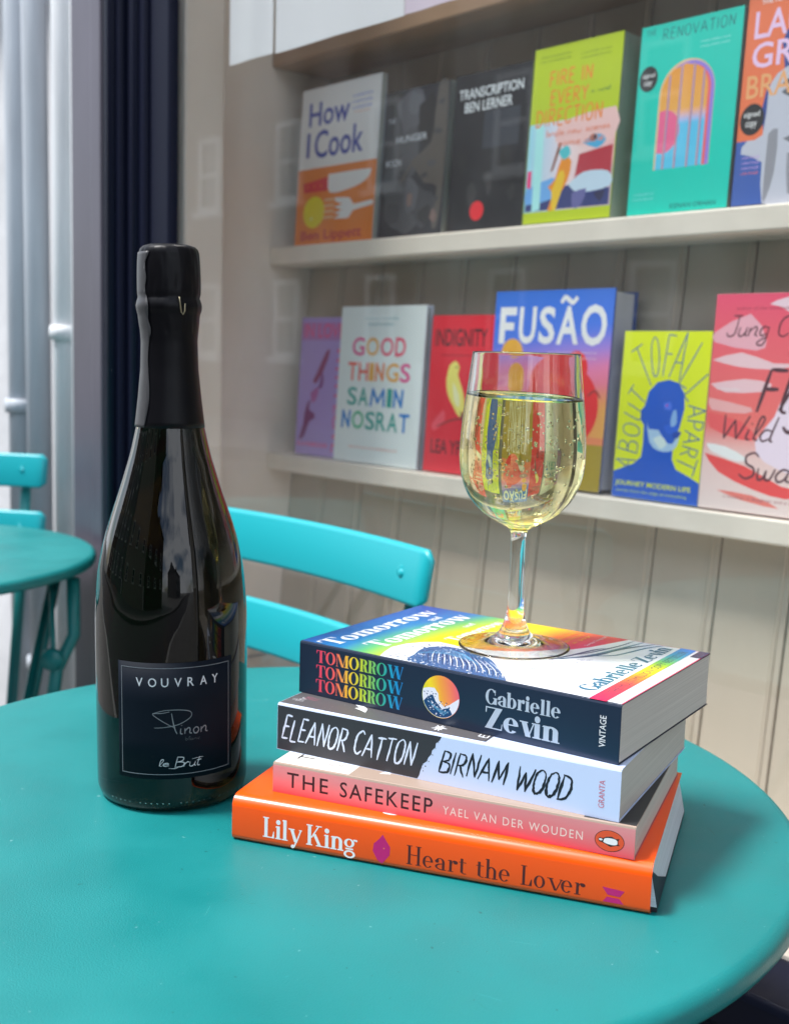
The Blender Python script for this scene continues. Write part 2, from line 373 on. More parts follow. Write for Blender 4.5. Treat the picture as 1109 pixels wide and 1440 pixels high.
M['pipe_blue'] = pbr('pale_blue_grey_pipe_paint', (.46, .50, .55), .5, var=.28, vscale=16, stretch=(1, 1, .12), bump=.15, bscale=60)
M['pipe_pink'] = pbr('pinkish_white_conduit_paint', (.80, .72, .71), .45, var=.07, vscale=12, stretch=(1, 1, .2))
M['paper_white'] = pbr('white_paper', (.93, .93, .96), .35, var=.03, vscale=3)
M['paper_pink'] = pbr('pink_white_paper', (.85, .72, .84), .35, var=.03, vscale=3)
M['foil'] = pbr('black_foil', (.0025, .0025, .004), .40, spec=.16, bump=.06, bscale=240, bdist=.0006, stretch=(1, 1, .12), rvar=.06)
M['foil_sheen'] = pbr('foil_overlap_painted_sheen', (.050, .050, .053), .45, spec=.35, bump=.1, bscale=150, bdist=.001)  # lighter grey paints in the light that the overlap catches
M['label'] = pbr('black_navy_label_paper', (.004, .007, .013), .6, spec=.1, bump=.12, bscale=900, bdist=.0003)
M['slab'] = pbr('paving_stone', (.13, .127, .12), .8, var=.15, vscale=5, bump=.3, bscale=60)
M['asphalt'] = pbr('asphalt', (.035, .035, .037), .9, var=.2, vscale=30, bump=.5, bscale=120)
M['kerb'] = pbr('kerb_granite', (.33, .33, .32), .8, var=.1, vscale=30)
M['brick_dark'] = pbr('dark_brick', (.065, .038, .030), .85, var=.3, vscale=14, bump=.3, bscale=30)
M['render_cream'] = pbr('cream_render', (.26, .23, .19), .8, var=.1, vscale=3)
M['render_grey'] = pbr('grey_render', (.11, .112, .115), .8, var=.1, vscale=3)
M['win_frame'] = pbr('white_window_paint', (.60, .60, .58), .4)
M['roof'] = pbr('slate_roof', (.06, .065, .075), .6, var=.2, vscale=12)
M['pane_dark'] = pbr('dark_window_glass', (.02, .022, .026), .06, spec=.8)
# page edges: fine lines along the sheets
def pages(name, col, axis=(0, 0, 1)):
    m, nt, b = new_mat(name)
    t = nt.nodes.new('ShaderNodeTexCoord'); mp = nt.nodes.new('ShaderNodeMapping')
    mp.inputs['Scale'].default_value = tuple(1600 if a else 6 for a in axis)
    n = nt.nodes.new('ShaderNodeTexNoise'); n.inputs['Scale'].default_value = 1.0; n.inputs['Detail'].default_value = 3
    r = nt.nodes.new('ShaderNodeValToRGB'); r.color_ramp.elements[0].position = .3; r.color_ramp.elements[1].position = .7
    r.color_ramp.elements[0].color = (*[c * .80 for c in col], 1); r.color_ramp.elements[1].color = (*col, 1)
    bp = nt.nodes.new('ShaderNodeBump'); bp.inputs['Strength'].default_value = .35; bp.inputs['Distance'].default_value = .0004
    nt.links.new(t.outputs['Object'], mp.inputs[0]); nt.links.new(mp.outputs[0], n.inputs['Vector']); nt.links.new(n.outputs['Fac'], r.inputs[0])
    nt.links.new(r.outputs[0], b.inputs['Base Color']); nt.links.new(n.outputs['Fac'], bp.inputs['Height']); nt.links.new(bp.outputs[0], b.inputs['Normal'])
    b.inputs['Roughness'].default_value = .85
    return m
M['pages'] = pages('page_edges', (.62, .60, .56))
M['pages_white'] = pages('white_page_edges', (.74, .76, .82))
M['pages_y'] = pages('page_edges_upright', (.50, .52, .46), (0, 1, 0))
# printed ink: colour stored on the printed shapes
def ink(name, rough=.35, coat=.0):
    m, nt, b = new_mat(name)
    a = nt.nodes.new('ShaderNodeVertexColor'); a.layer_name = 'ink'
    nt.links.new(a.outputs[0], b.inputs['Base Color']); b.inputs['Roughness'].default_value = rough; b.inputs['Coat Weight'].default_value = coat
    b.inputs['Coat Roughness'].default_value = .12
    return m
M['ink'] = ink('printed_ink', .45); M['ink_gloss'] = ink('glossy_printed_ink', .30, .25); M['ink_foil'] = ink('silver_printed_ink', .35)
_cc = {}
def cover_mat(col, rough=.42, coat=0.0):
    k = (tuple(round(c, 4) for c in col), rough, coat)
    if k not in _cc: _cc[k] = pbr('cover_card', col, rough, coat=coat, coat_r=.15, bump=.03, bscale=400, bdist=.0003)
    return _cc[k]
def glass_mat(name, col, ior, rough=0.0):
    m = bpy.data.materials.new(name); m.use_nodes = True; nt = m.node_tree; nt.nodes.clear()
    g = nt.nodes.new('ShaderNodeBsdfGlass'); g.inputs['Color'].default_value = (*col, 1); g.inputs['IOR'].default_value = ior; g.inputs['Roughness'].default_value = rough
    o = nt.nodes.new('ShaderNodeOutputMaterial'); nt.links.new(g.outputs[0], o.inputs['Surface'])
    return m
M['glass'] = glass_mat('clear_glass', (.985, .99, .985), 1.50)
M['wine'] = None
M['bubble'] = glass_mat('gas_bubble', (1, 1, 1), 1 / 1.343)
def clear_mat(name, col, ior):
    m, nt, b = new_mat(name)
    b.inputs['Base Color'].default_value = (*col, 1); b.inputs['Roughness'].default_value = 0.0; b.inputs['IOR'].default_value = ior; b.inputs['Transmission Weight'].default_value = 1.0
    return m
M['bottle'] = clear_mat('dark_green_bottle_glass', (.005, .004, .0012), 1.49)
M['wine'] = clear_mat('pale_yellow_wine', (.985, .905, .47), 1.343)
for _k in ('paper_white', 'paper_pink'):     # paper lets some of the daylight through
    _n = M[_k].node_tree; _b = _n.nodes['Principled BSDF']; _t = _n.nodes.new('ShaderNodeBsdfTranslucent'); _t.inputs[0].default_value = (.9, .9, .92, 1)
    _x = _n.nodes.new('ShaderNodeMixShader'); _x.inputs[0].default_value = .22; _o = _n.nodes['Material Output']
    _n.links.new(_b.outputs[0], _x.inputs[1]); _n.links.new(_t.outputs[0], _x.inputs[2]); _n.links.new(_x.outputs[0], _o.inputs['Surface'])
# window pane: mirrors a little by Fresnel, lets the rest through
m = bpy.data.materials.new('window_pane_glass'); m.use_nodes = True; nt = m.node_tree; nt.nodes.clear()
fr = nt.nodes.new('ShaderNodeFresnel'); fr.inputs['IOR'].default_value = 1.5
tr = nt.nodes.new('ShaderNodeBsdfTransparent'); tr.inputs[0].default_value = (.975, .985, .98, 1)
gl = nt.nodes.new('ShaderNodeBsdfGlossy'); gl.inputs['Roughness'].default_value = .004
ms = nt.nodes.new('ShaderNodeMixShader'); o = nt.nodes.new('ShaderNodeOutputMaterial')
nt.links.new(fr.outputs[0], ms.inputs[0]); nt.links.new(tr.outputs[0], ms.inputs[1]); nt.links.new(gl.outputs[0], ms.inputs[2]); nt.links.new(ms.outputs[0], o.inputs[0])
M['pane'] = m

# ------------------------------------------------------------------ building blocks
class MB:
    """collects boxes, tubes, turned and extruded shapes into ONE mesh"""
    def __init__(s): s.v = []; s.f = []; s.sm = []
    def add(s, vs, fs, smooth=False, T=None):
        b = len(s.v)
        for p in vs:
            p = Vector(p); s.v.append(tuple(T @ p) if T else tuple(p))
        s.f += [tuple(b + i for i in f) for f in fs]; s.sm += [smooth] * len(fs); return s
    def box(s, x0, x1, y0, y1, z0, z1, T=None):
        vs = [(x, y, z) for z in (z0, z1) for y in (y0, y1) for x in (x0, x1)]
        return s.add(vs, [(0, 2, 3, 1), (4, 5, 7, 6), (0, 1, 5, 4), (2, 6, 7, 3), (0, 4, 6, 2), (1, 3, 7, 5)], False, T)
    def lathe(s, prof, n=48, T=None, smooth=True, warp=None):
        vs = []; fs = []; m = len(prof)
        for i in range(n):
            a = 2 * PI * i / n
            for (r, z) in prof:
                p = (r * math.cos(a), r * math.sin(a), z); vs.append(warp(*p, a) if warp else p)
        for i in range(n):
            j = (i + 1) % n
            for k in range(m - 1):
                q = (i * m + k, j * m + k, j * m + k + 1, i * m + k + 1)
                fs.append(q)
        s.add(vs, fs, smooth, T); return s
    def tube(s, pts, r, n=10, T=None, caps=True, flat=1.0):
        P = [Vector(p) for p in pts]; vs = []; fs = []; up = Vector((0, 0, 1))
        d0 = (P[1] - P[0]).normalized()
        if abs(d0.dot(up)) > .95: up = Vector((0, 1, 0))
        for i, p in enumerate(P):
            d = (P[min(i + 1, len(P) - 1)] - P[max(i - 1, 0)]).normalized()
            x = d.cross(up).normalized(); y = x.cross(d).normalized()
            rr = r[i] if isinstance(r, (list, tuple)) else r
            for k in range(n):
                a = 2 * PI * k / n; vs.append(p + x * math.cos(a) * rr + y * math.sin(a) * rr * flat)
        for i in range(len(P) - 1):
            for k in range(n): l = (k + 1) % n; fs.append((i * n + k, i * n + l, (i + 1) * n + l, (i + 1) * n + k))
        if caps: fs.append(tuple(range(n))[::-1]); fs.append(tuple((len(P) - 1) * n + k for k in range(n)))
        s.add(vs, fs, True, T); return s
    def sheet(s, rows, T=None, smooth=True, close=False):
        """skin a closed ring of points per row into a solid"""
        m = len(rows[0]); vs = [p for r in rows for p in r]; fs = []
        for i in range(len(rows) - 1):
            for k in range(m): l = (k + 1) % m; fs.append((i * m + k, i * m + l, (i + 1) * m + l, (i + 1) * m + k))
        fs.append(tuple(range(m))[::-1]); fs.append(tuple((len(rows) - 1) * m + k for k in range(m)))
        s.add(vs, fs, smooth, T); return s
    def build(s, name, mat, parent=None, bevel=0.0, seg=2, recalc=True, sub=0, label=None):
        me = bpy.data.meshes.new(name); me.from_pydata(s.v, [], s.f)
        me.polygons.foreach_set('use_smooth', s.sm)
        if recalc:
            import bmesh
            bm = bmesh.new(); bm.from_mesh(me); bmesh.ops.remove_doubles(bm, verts=bm.verts, dist=1e-6); bmesh.ops.recalc_face_normals(bm, faces=bm.faces); bm.to_mesh(me); bm.free()
        me.materials.append(mat); me.update()
        o = bpy.data.objects.new(name, me); COL.objects.link(o); o.parent = parent
        if bevel:
            b = o.modifiers.new('bevel', 'BEVEL'); b.width = bevel; b.segments = seg; b.limit_method = 'ANGLE'; b.angle_limit = math.radians(40); b.harden_normals = False
            for p in me.polygons: p.use_smooth = True
            try: me.set_sharp_from_angle(angle=math.radians(50))
            except Exception: pass
        if label: o['label'] = label
        return o
def thing(name, label, cat, loc=(0, 0, 0), rotz=0.0, group=None, kind=None, rot=None):
    o = bpy.data.objects.new(name, None); COL.objects.link(o); o.empty_display_size = .05
    o.location = loc; o.rotation_euler = rot if rot else (0, 0, rotz)
    o['label'] = label; o['category'] = cat
    if group: o['group'] = group
    if kind: o['kind'] = kind
    return o
def tag(o, label=None, cat=None, group=None, kind=None):
    if label: o['label'] = label
    if cat: o['category'] = cat
    if group: o['group'] = group
    if kind: o['kind'] = kind
    return o
def copy_tree(o, parent=None):
    c = o.copy(); COL.objects.link(c)
    if parent: c.parent = parent
    for ch in list(o.children): copy_tree(ch, c)
    return c

# the shop front's own frame: x to the right along the window, y into the shop, z up from the table's height
WA = math.radians(42.159)
RW = WA - PI / 2
def WP(s, n, z=0.0):
    """s metres to the left along the wall, n metres out from under the camera, z above the table top"""
    return Vector((-math.sin(WA) * s + math.cos(WA) * n, math.cos(WA) * s + math.sin(WA) * n, z + TZ))
_g = M['pane'].node_tree; _ge = _g.nodes.new('ShaderNodeNewGeometry'); _m1 = _g.nodes.new('ShaderNodeMath'); _m1.operation = 'SUBTRACT'; _m1.inputs[0].default_value = 1
_m2 = _g.nodes.new('ShaderNodeMath'); _m2.operation = 'MULTIPLY'; _m3 = _g.nodes.new('ShaderNodeMath'); _m3.operation = 'MULTIPLY'; _m3.inputs[1].default_value = 1.7; _m3.use_clamp = True
_g.links.new(_ge.outputs['Backfacing'], _m1.inputs[1]); _g.links.new(_m1.outputs[0], _m2.inputs[0]); _g.links.new(fr.outputs[0], _m2.inputs[1])
_g.links.new(_m2.outputs[0], _m3.inputs[0]); _g.links.new(_m3.outputs[0], ms.inputs[0])

# hazy veil: thin uneven pale film imitates reflected haze on the pane
_df = _g.nodes.new('ShaderNodeBsdfDiffuse'); _df.inputs[0].default_value = (.8, .8, .8, 1)
_tc = _g.nodes.new('ShaderNodeTexCoord'); _mp = _g.nodes.new('ShaderNodeMapping'); _mp.inputs['Scale'].default_value = (2.2, 1, 1.4); _mp.inputs['Rotation'].default_value = (0, .5, 0)
_nn = _g.nodes.new('ShaderNodeTexNoise'); _nn.inputs['Scale'].default_value = 5; _nn.inputs['Detail'].default_value = 9; _nn.inputs['Roughness'].default_value = .7
_mr = _g.nodes.new('ShaderNodeMapRange'); _mr.inputs['From Min'].default_value = .35; _mr.inputs['From Max'].default_value = .75; _mr.inputs['To Min'].default_value = .004; _mr.inputs['To Max'].default_value = .026
_dx = _g.nodes.new('ShaderNodeMixShader')
_g.links.new(_tc.outputs['Object'], _mp.inputs[0]); _g.links.new(_mp.outputs[0], _nn.inputs['Vector']); _g.links.new(_nn.outputs['Fac'], _mr.inputs['Value']); _g.links.new(_mr.outputs[0], _dx.inputs[0])
_g.links.new(ms.outputs[0], _dx.inputs[1]); _g.links.new(_df.outputs[0], _dx.inputs[2]); _g.links.new(_dx.outputs[0], o.inputs[0])
# ------------------------------------------------------------------ ground and street
def sheet_obj(name, x0, x1, y0, y1, z, mat, label=None):
    o = MB().box(x0, x1, y0, y1, z - .3, z).build(name, mat)
    o.rotation_euler = (0, 0, RW); o['kind'] = 'structure'
    return o
# in the shop frame x = -s, y = n
sheet_obj('pavement', -60, 60, -1.6, 60, 0.0, M['slab'])
sheet_obj('road', -60, 60, -5.6, -1.72, -.12, M['asphalt'])
sheet_obj('kerb', -60, 60, -1.72, -1.6, 0.004, M['kerb'])
sheet_obj('far_pavement', -60, 60, -60, -5.6, 0.0, M['slab'])

# ------------------------------------------------------------------ shop front (window, posts, panel below, fascia above)
def shop_thing(name, label, cat, s=0.0, n=0.0, z=0.0, **k): return thing(name, label, cat, WP(s, n, z), RW, **k)
sf = shop_thing('shop_front', 'navy painted shop window front with large clear pane behind the table', 'shop front', 1.3, .78, -TZ)
def SX(s): return 1.3 - s          # local x of a wall position s
gz = TZ
# panel under the window, plinth, sill
MB().box(SX(1.438), SX(-2.2), .0, .05, .12, gz - .235).build('stall_riser', M['navy'], sf, .004)
for k in range(8):
    x0 = SX(1.40) + k * .44
    MB().box(x0 + .05, x0 + .39, -.008, -.001, .18, gz - .30).build('riser_panel', M['navy'], sf, .004)
MB().box(SX(1.438), SX(-2.2), -.02, .05, .0, .118).build('plinth', M['navy'], sf, .004)
MB().box(SX(1.294), SX(-2.2), -.045, .06, gz - .233, gz - .195).build('window_sill', M['navy'], sf, .006)
# pane
MB().box(SX(1.2945), SX(-2.18), .012, .018, gz - .19, gz + 1.75).build('glass_pane', M['pane'], sf)
# left post, stepped mouldings (navy)
ps = MB()
ps.box(SX(1.438), SX(1.392), -.018, .0115, gz - .23, gz + 1.78)
ps.box(SX(1.390), SX(1.345), -.009, .0115, gz - .23, gz + 1.78)
ps.box(SX(1.343), SX(1.294), -.003, .0115, gz - .23, gz + 1.78)
ps.build('window_post', M['navy'], sf, .005, 3)
MB().tube([(SX(1.41), -.019, gz - .22), (SX(1.41), -.019, gz + 1.77)], .008, 10).build('post_bead', M['navy'], sf)
MB().tube([(SX(1.365), -.010, gz - .22), (SX(1.365), -.010, gz + 1.77)], .006, 10).build('post_bead', M['navy'], sf)
# post on the right end, top rail, fascia, cornice, wall above
MB().box(SX(-2.18), SX(-2.4), -.03, .06, 0, gz + 1.78).build('window_post', M['navy'], sf, .005)
MB().box(SX(1.438), SX(-2.4), -.03, .06, gz + 1.782, gz + 1.86).build('top_rail', M['navy'], sf, .005)
MB().box(SX(1.60), SX(-2.4), -.05, .06, gz + 1.862, gz + 2.35).build('fascia_board', M['navy'], sf, .005)
MB().box(SX(1.62), SX(-2.42), -.16, .06, gz + 2.352, gz + 2.45).build('cornice', M['navy'], sf, .02)
# mauve pilaster on the left with black foot
pl = shop_thing('pilaster', 'mauve grey painted pilaster between the navy window post and the white pipes', 'pilaster', 1.502, .80, -TZ)
MB().box(-.060, .061, -.022, .09, .30, gz + 1.86).build('shaft', M['mauve'], pl, .004)
MB().box(.012, .045, -.030, -.0225, .45, gz + 1.7).build('raised_strip', M['mauve'], pl, .004)
MB().box(-.075, .070, -.05, .10, 0, .298).build('foot', M['navy'], pl, .005)
# building above the shop, windows
def windows(parent, x0, dx, nx, z0, dz, nz, ww, hh, y, mat=None):
    for j in range(nz):
        for i in range(nx):
            x = x0 + i * dx; z = z0 + j * dz
            f = MB(); t = .07
            f.box(x - ww / 2, x + ww / 2, y - .05, y + .06, z, z + t); f.box(x - ww / 2, x + ww / 2, y - .05, y + .06, z + hh - t, z + hh)
            f.box(x - ww / 2, x - ww / 2 + t, y - .05, y + .06, z + t + .001, z + hh - t - .001); f.box(x + ww / 2 - t, x + ww / 2, y - .05, y + .06, z + t + .001, z + hh - t - .001)
            f.box(x - ww / 2 + t + .001, x + ww / 2 - t - .001, y - .045, y + .05, z + hh / 2 - .03, z + hh / 2 + .03)
            fo = f.build('window', M['win_frame'], parent)
            MB().box(x - ww / 2 + t, x + ww / 2 - t, y + .0, y + .02, z + t, z + hh - t).build('pane', M['pane_dark'], fo)
            MB().box(x - ww / 2 - .08, x + ww / 2 + .08, y - .12, y + .06, z - .09, z - .002).build('sill', M['win_frame'], fo)
up = shop_thing('upper_building', 'dark brick storeys above the bookshop window', 'building', 1.3, .80, -TZ)
MB().box(-3.0, 3.8, 0, 5.0, gz + 2.46, 7.2).build('wall', M['brick_dark'], up)
MB().box(-3.0, -.62, .075, 5.0, gz + 1.0, gz + 2.455).build('pier', M['white_wall'], up)
windows(up, -1.6, 2.0, 3, 4.0, 1.9, 1, .95, 1.5, -.02)

# ------------------------------------------------------------------ white neighbouring building with its pipes
nb = shop_thing('white_building', 'white rendered building with peeling paint behind the second round table', 'building', 1.60, .955, -TZ)
MB().box(-9.0, -.0, 0, 5.0, 0, 7.5).build('wall', M['white_wall'], nb)
MB().box(-.001 - .05, .10, -.02, .0, .30, 3.2).build('corner_board', M['pipe_white'], nb, .003)
rnd = random.Random(4)
chip = Print(lambda x, y, z: (x / 1000, -z / 1000, y / 1000), 1.2)
for x, z, r in [(-.440, .955, 7), (-.443, .935, 5), (-.432, .842, 6), (-.30, .55, 13), (-.285, .50, 9), (-.31, .46, 12), (-.455, .77, 5), (-.25, .60, 8)]:
    pts = [(x * 1000 + r * rnd.uniform(.5, 1.1) * math.cos(2 * PI * k / 9), z * 1000 + r * rnd.uniform(.5, 1.1) * math.sin(2 * PI * k / 9)) for k in range(9)]
    chip.poly(pts, rgb(92, 92, 96))
chip.build('paint_chip', M['ink'], nb)['kind'] = 'stuff'
def pipe(label, s, n, r, mat, name='drain_pipe', z1=2.75, lean=0.0, brackets=()):
    t = shop_thing(name, label, 'pipe', s, n, -TZ, group='pipes on the white wall')
    MB().tube([(lean, 0, z1), (lean * .5, 0, z1 * .5), (0, 0, 0.02)], r, 20).build('shaft', mat, t)
    for z in brackets:
        MB().lathe([(r + .001, z - .012), (r + .006, z - .012), (r + .007, z), (r + .006, z + .012), (r + .001, z + .012)], 20, Matrix.Translation((lean * z / z1, 0, 0))).build('collar', mat, t)
        MB().box(-.045 + lean * z / z1, .045 + lean * z / z1, r * .2, r * .2 + .012, z - .009, z + .009).build('bracket', mat, t, .002)
    return t
pipe('pale blue grey drain pipe, leftmost and thickest of the pipes on the white wall', 1.974, .885, .021, M['pipe_blue'], brackets=(.902, 1.9))
pipe('thin pinkish conduit beside the leftmost drain pipe', 1.936, .90, .009, M['pipe_pink'], 'conduit')
pipe('blue grey drain pipe in the middle of the pipes, standing against pinkish boards', 1.894, .885, .021, M['pipe_blue'], lean=-.02, brackets=(.45,))
pipe('thin white conduit between the middle and right hand drain pipes', 1.852, .915, .011, M['pipe_pink'], 'conduit', lean=-.01)
pipe('pale drain pipe next to the mauve pilaster, rightmost of the pipes', 1.800, .885, .019, M['pipe_white'], brackets=(1.03, 1.95))
pipe('slim bright white conduit touching the mauve pilaster', 1.752, .885, .012, M['pipe_white'], 'conduit', lean=.003)

# ------------------------------------------------------------------ buildings across the street and along it (seen in reflections)
def house(label, s, n, wdt, h, mat, nx, nz, face=1, depth=6):
    t = shop_thing('street_house', label, 'house', s, n, -TZ)
    if face < 0: t.rotation_euler = (0, 0, RW + PI)
    MB().box(-wdt / 2, wdt / 2, 0, depth, 0, h).build('wall', mat, t)
    r = MB(); r.add([(-wdt / 2 - .1, -.3, h), (wdt / 2 + .1, -.3, h), (wdt / 2 + .1, depth + .3, h), (-wdt / 2 - .1, depth + .3, h), (-wdt / 2 - .1, depth / 2, h + 1.3), (wdt / 2 + .1, depth / 2, h + 1.3)],
                   [(0, 1, 5, 4), (3, 4, 5, 2), (0, 4, 3), (1, 2, 5), (0, 3, 2, 1)])
    ro = r.build('roof', M['roof'], t)
    MB().box(-wdt / 2 + .4, -wdt / 2 + 1.1, depth / 2 - .4, depth / 2 + .4, h + .4, h + 2.2).build('chimney', mat, ro)
    windows(t, -wdt / 2 + wdt / nx / 2, wdt / nx, nx, 1.0, 2.3, nz, .60, 1.15, -.01)
    MB().box(-wdt / 2 + .08, -wdt / 2 + .3, -.07, -.002, .02, .98).build('doorstep_post', M['win_frame'], t)
    return t
for lb, s, wd, h, mt, nx, nz in [('cream rendered house across the street opposite the table', 1.0, 6.4, 6.7, 'render_cream', 3, 2),
        ('dark brick house across the street right of the cream one', -5.6, 6.4, 6.6, 'brick_dark', 3, 2), ('grey rendered house across the street, far right', -24.0, 8.4, 5.3, 'render_grey', 3, 2),
        ('grey rendered house across the street left of the cream one', 7.6, 6.4, 7.0, 'render_grey', 3, 2), ('dark brick house across the street, far left', 14.2, 6.4, 6.8, 'brick_dark', 3, 2)]:
    house(lb, s, -9.0, wd, h, M[mt], nx, nz, face=-1)
for lb, s, wd, h, mt, nx, nz in [('cream rendered house next along from the bookshop', -6.2, 6.6, 6.4, 'render_cream', 3, 2), ('dark brick house second along from the bookshop', -13.0, 6.6, 6.9, 'brick_dark', 3, 2)]:
    house(lb, s, .85, wd, h, M[mt], nx, nz)

# ------------------------------------------------------------------ display inside the window
dp = shop_thing('window_display_box', 'taupe painted side wall and floor of the window display left of the shelves', 'display case', 1.41, .86, -.19)
MB().box(-.06, 0, .0, .45, 0, 1.9).build('side_wall', M['side_paint'], dp)
MB().box(-.025, .1165, -.061, -.002, 0, 1.9).build('jamb', M['side_paint'], dp, .003)
MB().box(.002, 3.6, -.055, .42, -.03, -.002).build('display_floor', M['side_paint'], dp)
MB().box(-.06, 3.6, -.055, .45, 1.905, 1.93).build('display_ceiling', M['side_paint'], dp)
MB().box(3.602, 3.65, -.055, .45, -.03, 1.9).build('side_wall', M['side_paint'], dp)
SHN = 1.014                       # front edge of the shelves
H1, H2, H3 = .4188, .1189, .694   # shelf tops above the table
def BN(z): return SHN + .078 + .096 * (z - .4)
sh = shop_thing('display_shelving', 'painted three shelf book display with grooved boards behind the window', 'shelving', 1.41, SHN, 0)
zs = []
bw = 0.0835
prof = [(-.19, 1.70)]
for k in range(19):
    s1 = 1.409 - k * bw; x0 = 1.41 - s1; x1 = x0 + bw - .0022
    m = MB(); z0, z1 = -.188, 1.6
    y0, y1 = BN(z0) - SHN, BN(z1) - SHN
    m.add([(x0, y0, z0), (x1, y0, z0), (x1, y0 + .012, z0), (x0, y0 + .012, z0), (x0, y1, z1), (x1, y1, z1), (x1, y1 + .012, z1), (x0, y1 + .012, z1)],
          [(0, 1, 5, 4), (1, 2, 6, 5), (2, 3, 7, 6), (3, 0, 4, 7), (4, 5, 6, 7), (0, 3, 2, 1)])
    # bead along the joint
    m.tube([(x1 - .009, y0 + .0008, z0 + .002), (x1 - .009, y1 + .0008, z1 - .002)], .0028, 8)
    m.build('back_board', M['board_paint'], sh, .0014)
b0, b1 = BN(-.188) - SHN + .014, BN(1.6) - SHN + .014
MB().add([(0, b0, -.188), (1.6, b0, -.188), (1.6, b1, 1.6), (0, b1, 1.6), (0, b0 + .01, -.188), (1.6, b0 + .01, -.188), (1.6, b1 + .01, 1.6), (0, b1 + .01, 1.6)],
         [(0, 1, 2, 3), (7, 6, 5, 4), (0, 4, 5, 1), (1, 5, 6, 2), (2, 6, 7, 3), (3, 7, 4, 0)]).build('backing', M['gap'], sh)
for z, mt, t in ((H1, 'shelf_paint', .025), (H2, 'shelf_paint', .025), (H3, 'shelf_brown', .022)):
    dpt = BN(z - t) - SHN - .001
    MB().box(.001, 1.6, 0, dpt, z - t, z).build('shelf', M[mt], sh, .0025, 3)

# white sheets hanging inside the glass, top of the window
def sheet_poster(s0, s1, z0, z1, n, label, mat):
    t = shop_thing('hanging_sheet', label, 'paper sheet', s0, n, z0, group='white sheets hanging inside the window')
    m = MB(); W = s0 - s1; H = z1 - z0; nx = 10
    rows = []
    for i in range(nx + 1):
        x = W * i / nx; y = .0008 * math.sin(i * .9); rows.append([(x, y, 0), (x, y + .0006, 0), (x, y + .0006, H), (x, y, H)])
    m.sheet(rows, smooth=False).build('sheet', mat, t)
    MB()  .tube([(0, .002, H + .006), (W, .002, H + .006)], .006, 10).build('rail', M['pipe_white'], t)
sheet_poster(1.2155, 1.1285, .6065, .70, .812, 'narrow white sheet hanging at the left top of the window', M['paper_white'])
sheet_poster(1.1245, .9065, .6055, .70, .8135, 'wide white sheet hanging in the window above the brown shelf', M['paper_white'])
sheet_poster(.9035, .80, .6055, .70, .812, 'pinkish white sheet hanging at the right top of the window', M['paper_pink'])
# ------------------------------------------------------------------ round bistro tables
def round_table(label, cx, cy, R, rotz):
    t = thing('bistro_table', label, 'table', (cx, cy, 0), rotz, 'round teal bistro tables')
    # pressed sheet top: flat, rounded shoulder, lip turned down and under
    pr = [(0.0, TZ)] + [(R * k / 8, TZ) for k in range(1, 8)]
    rr = .0075
    pr += [(R - rr + rr * math.sin(a), TZ - rr + rr * math.cos(a)) for a in [PI / 2 * i / 8 for i in range(9)]]
    pr += [(R + .0003, TZ - .009), (R, TZ - .0115), (R - .0015, TZ - .0138), (R - .004, TZ - .0145), (R - .006, TZ - .013), (R - .0062, TZ - .009), (R - .010, TZ - .0035), (R * .5, TZ - .0025), (0, TZ - .0025)]
    MB().lathe(pr, 160).build('tabletop', M['teal'], t)
    for s in (-1, 1):
        MB().tube([(s * .20, -.19, TZ - .012), (s * .20, .19, TZ - .012)], .008, 10).build('top_rail', M['teal'], t)
    for k, sg in ((0, 1), (1, -1)):
        w = .205 - k * .022
        for s in (-1, 1):
            MB().tube([(s * w, -sg * .17, TZ - .03), (s * w, 0, .40), (s * w, sg * .24, .012)], .0075, 12).build('leg', M['teal'], t)
        MB().tube([(-w, sg * .225, .035), (w, sg * .225, .035)], .008, 10).build('foot_rail', M['teal'], t)
        MB().tube([(-w, -sg * .165, TZ - .034), (w, -sg * .165, TZ - .034)], .008, 10).build('hinge_rail', M['teal'], t)
    for s in (-1, 1):
        h = MB().tube([(s * .16, 0, .40), (s * .225, 0, .40)], .011, 14).build('hinge_bolt', M['steel'], t)
        st = MB().tube([(s * .195, .15, TZ - .04), (s * .195, .06, .52)], .004, 8).build('stay', M['teal'], t)
    return t
TCX, TCY, TR = -.0455, .6775, .2868
main_table = round_table('teal round metal table in front, carrying the bottle and the stack of books', TCX, TCY, TR, RW + .4)
rnd = random.Random(77)
P = Print(lambda x, y, z: (x / 1000, y / 1000, TZ + z / 1000), .03)
for k in range(46):
    a, q = rnd.uniform(0, 2 * PI), 270 * math.sqrt(rnd.random()); x, y = q * math.cos(a), q * math.sin(a); d = rnd.gauss(.6, .9); l = rnd.uniform(3, 17)
    P.brush([(x, y), (x + l * .5 * math.cos(d), y + l * .5 * math.sin(d) + rnd.uniform(-.7, .7)), (x + l * math.cos(d), y + l * math.sin(d))], rnd.uniform(.12, .3), rnd.choice([(.03, .26, .26), (.05, .30, .29), (.004, .11, .11)]), .9, dz=(k % 9) * .002)
for k in range(60):
    a, q = rnd.uniform(0, 2 * PI), 275 * math.sqrt(rnd.random()); P.disc(q * math.cos(a), q * math.sin(a), rnd.uniform(.15, .5), rnd.uniform(.15, .5), rnd.choice([(.12, .32, .31), (.20, .30, .28), (.01, .06, .06)]), 7); P.z = .03
P.build('scratch_marks', M['ink'], main_table)['kind'] = 'stuff'
table2 = round_table('teal round metal table further back at the left edge', -.672, 1.44, .287, -.15)
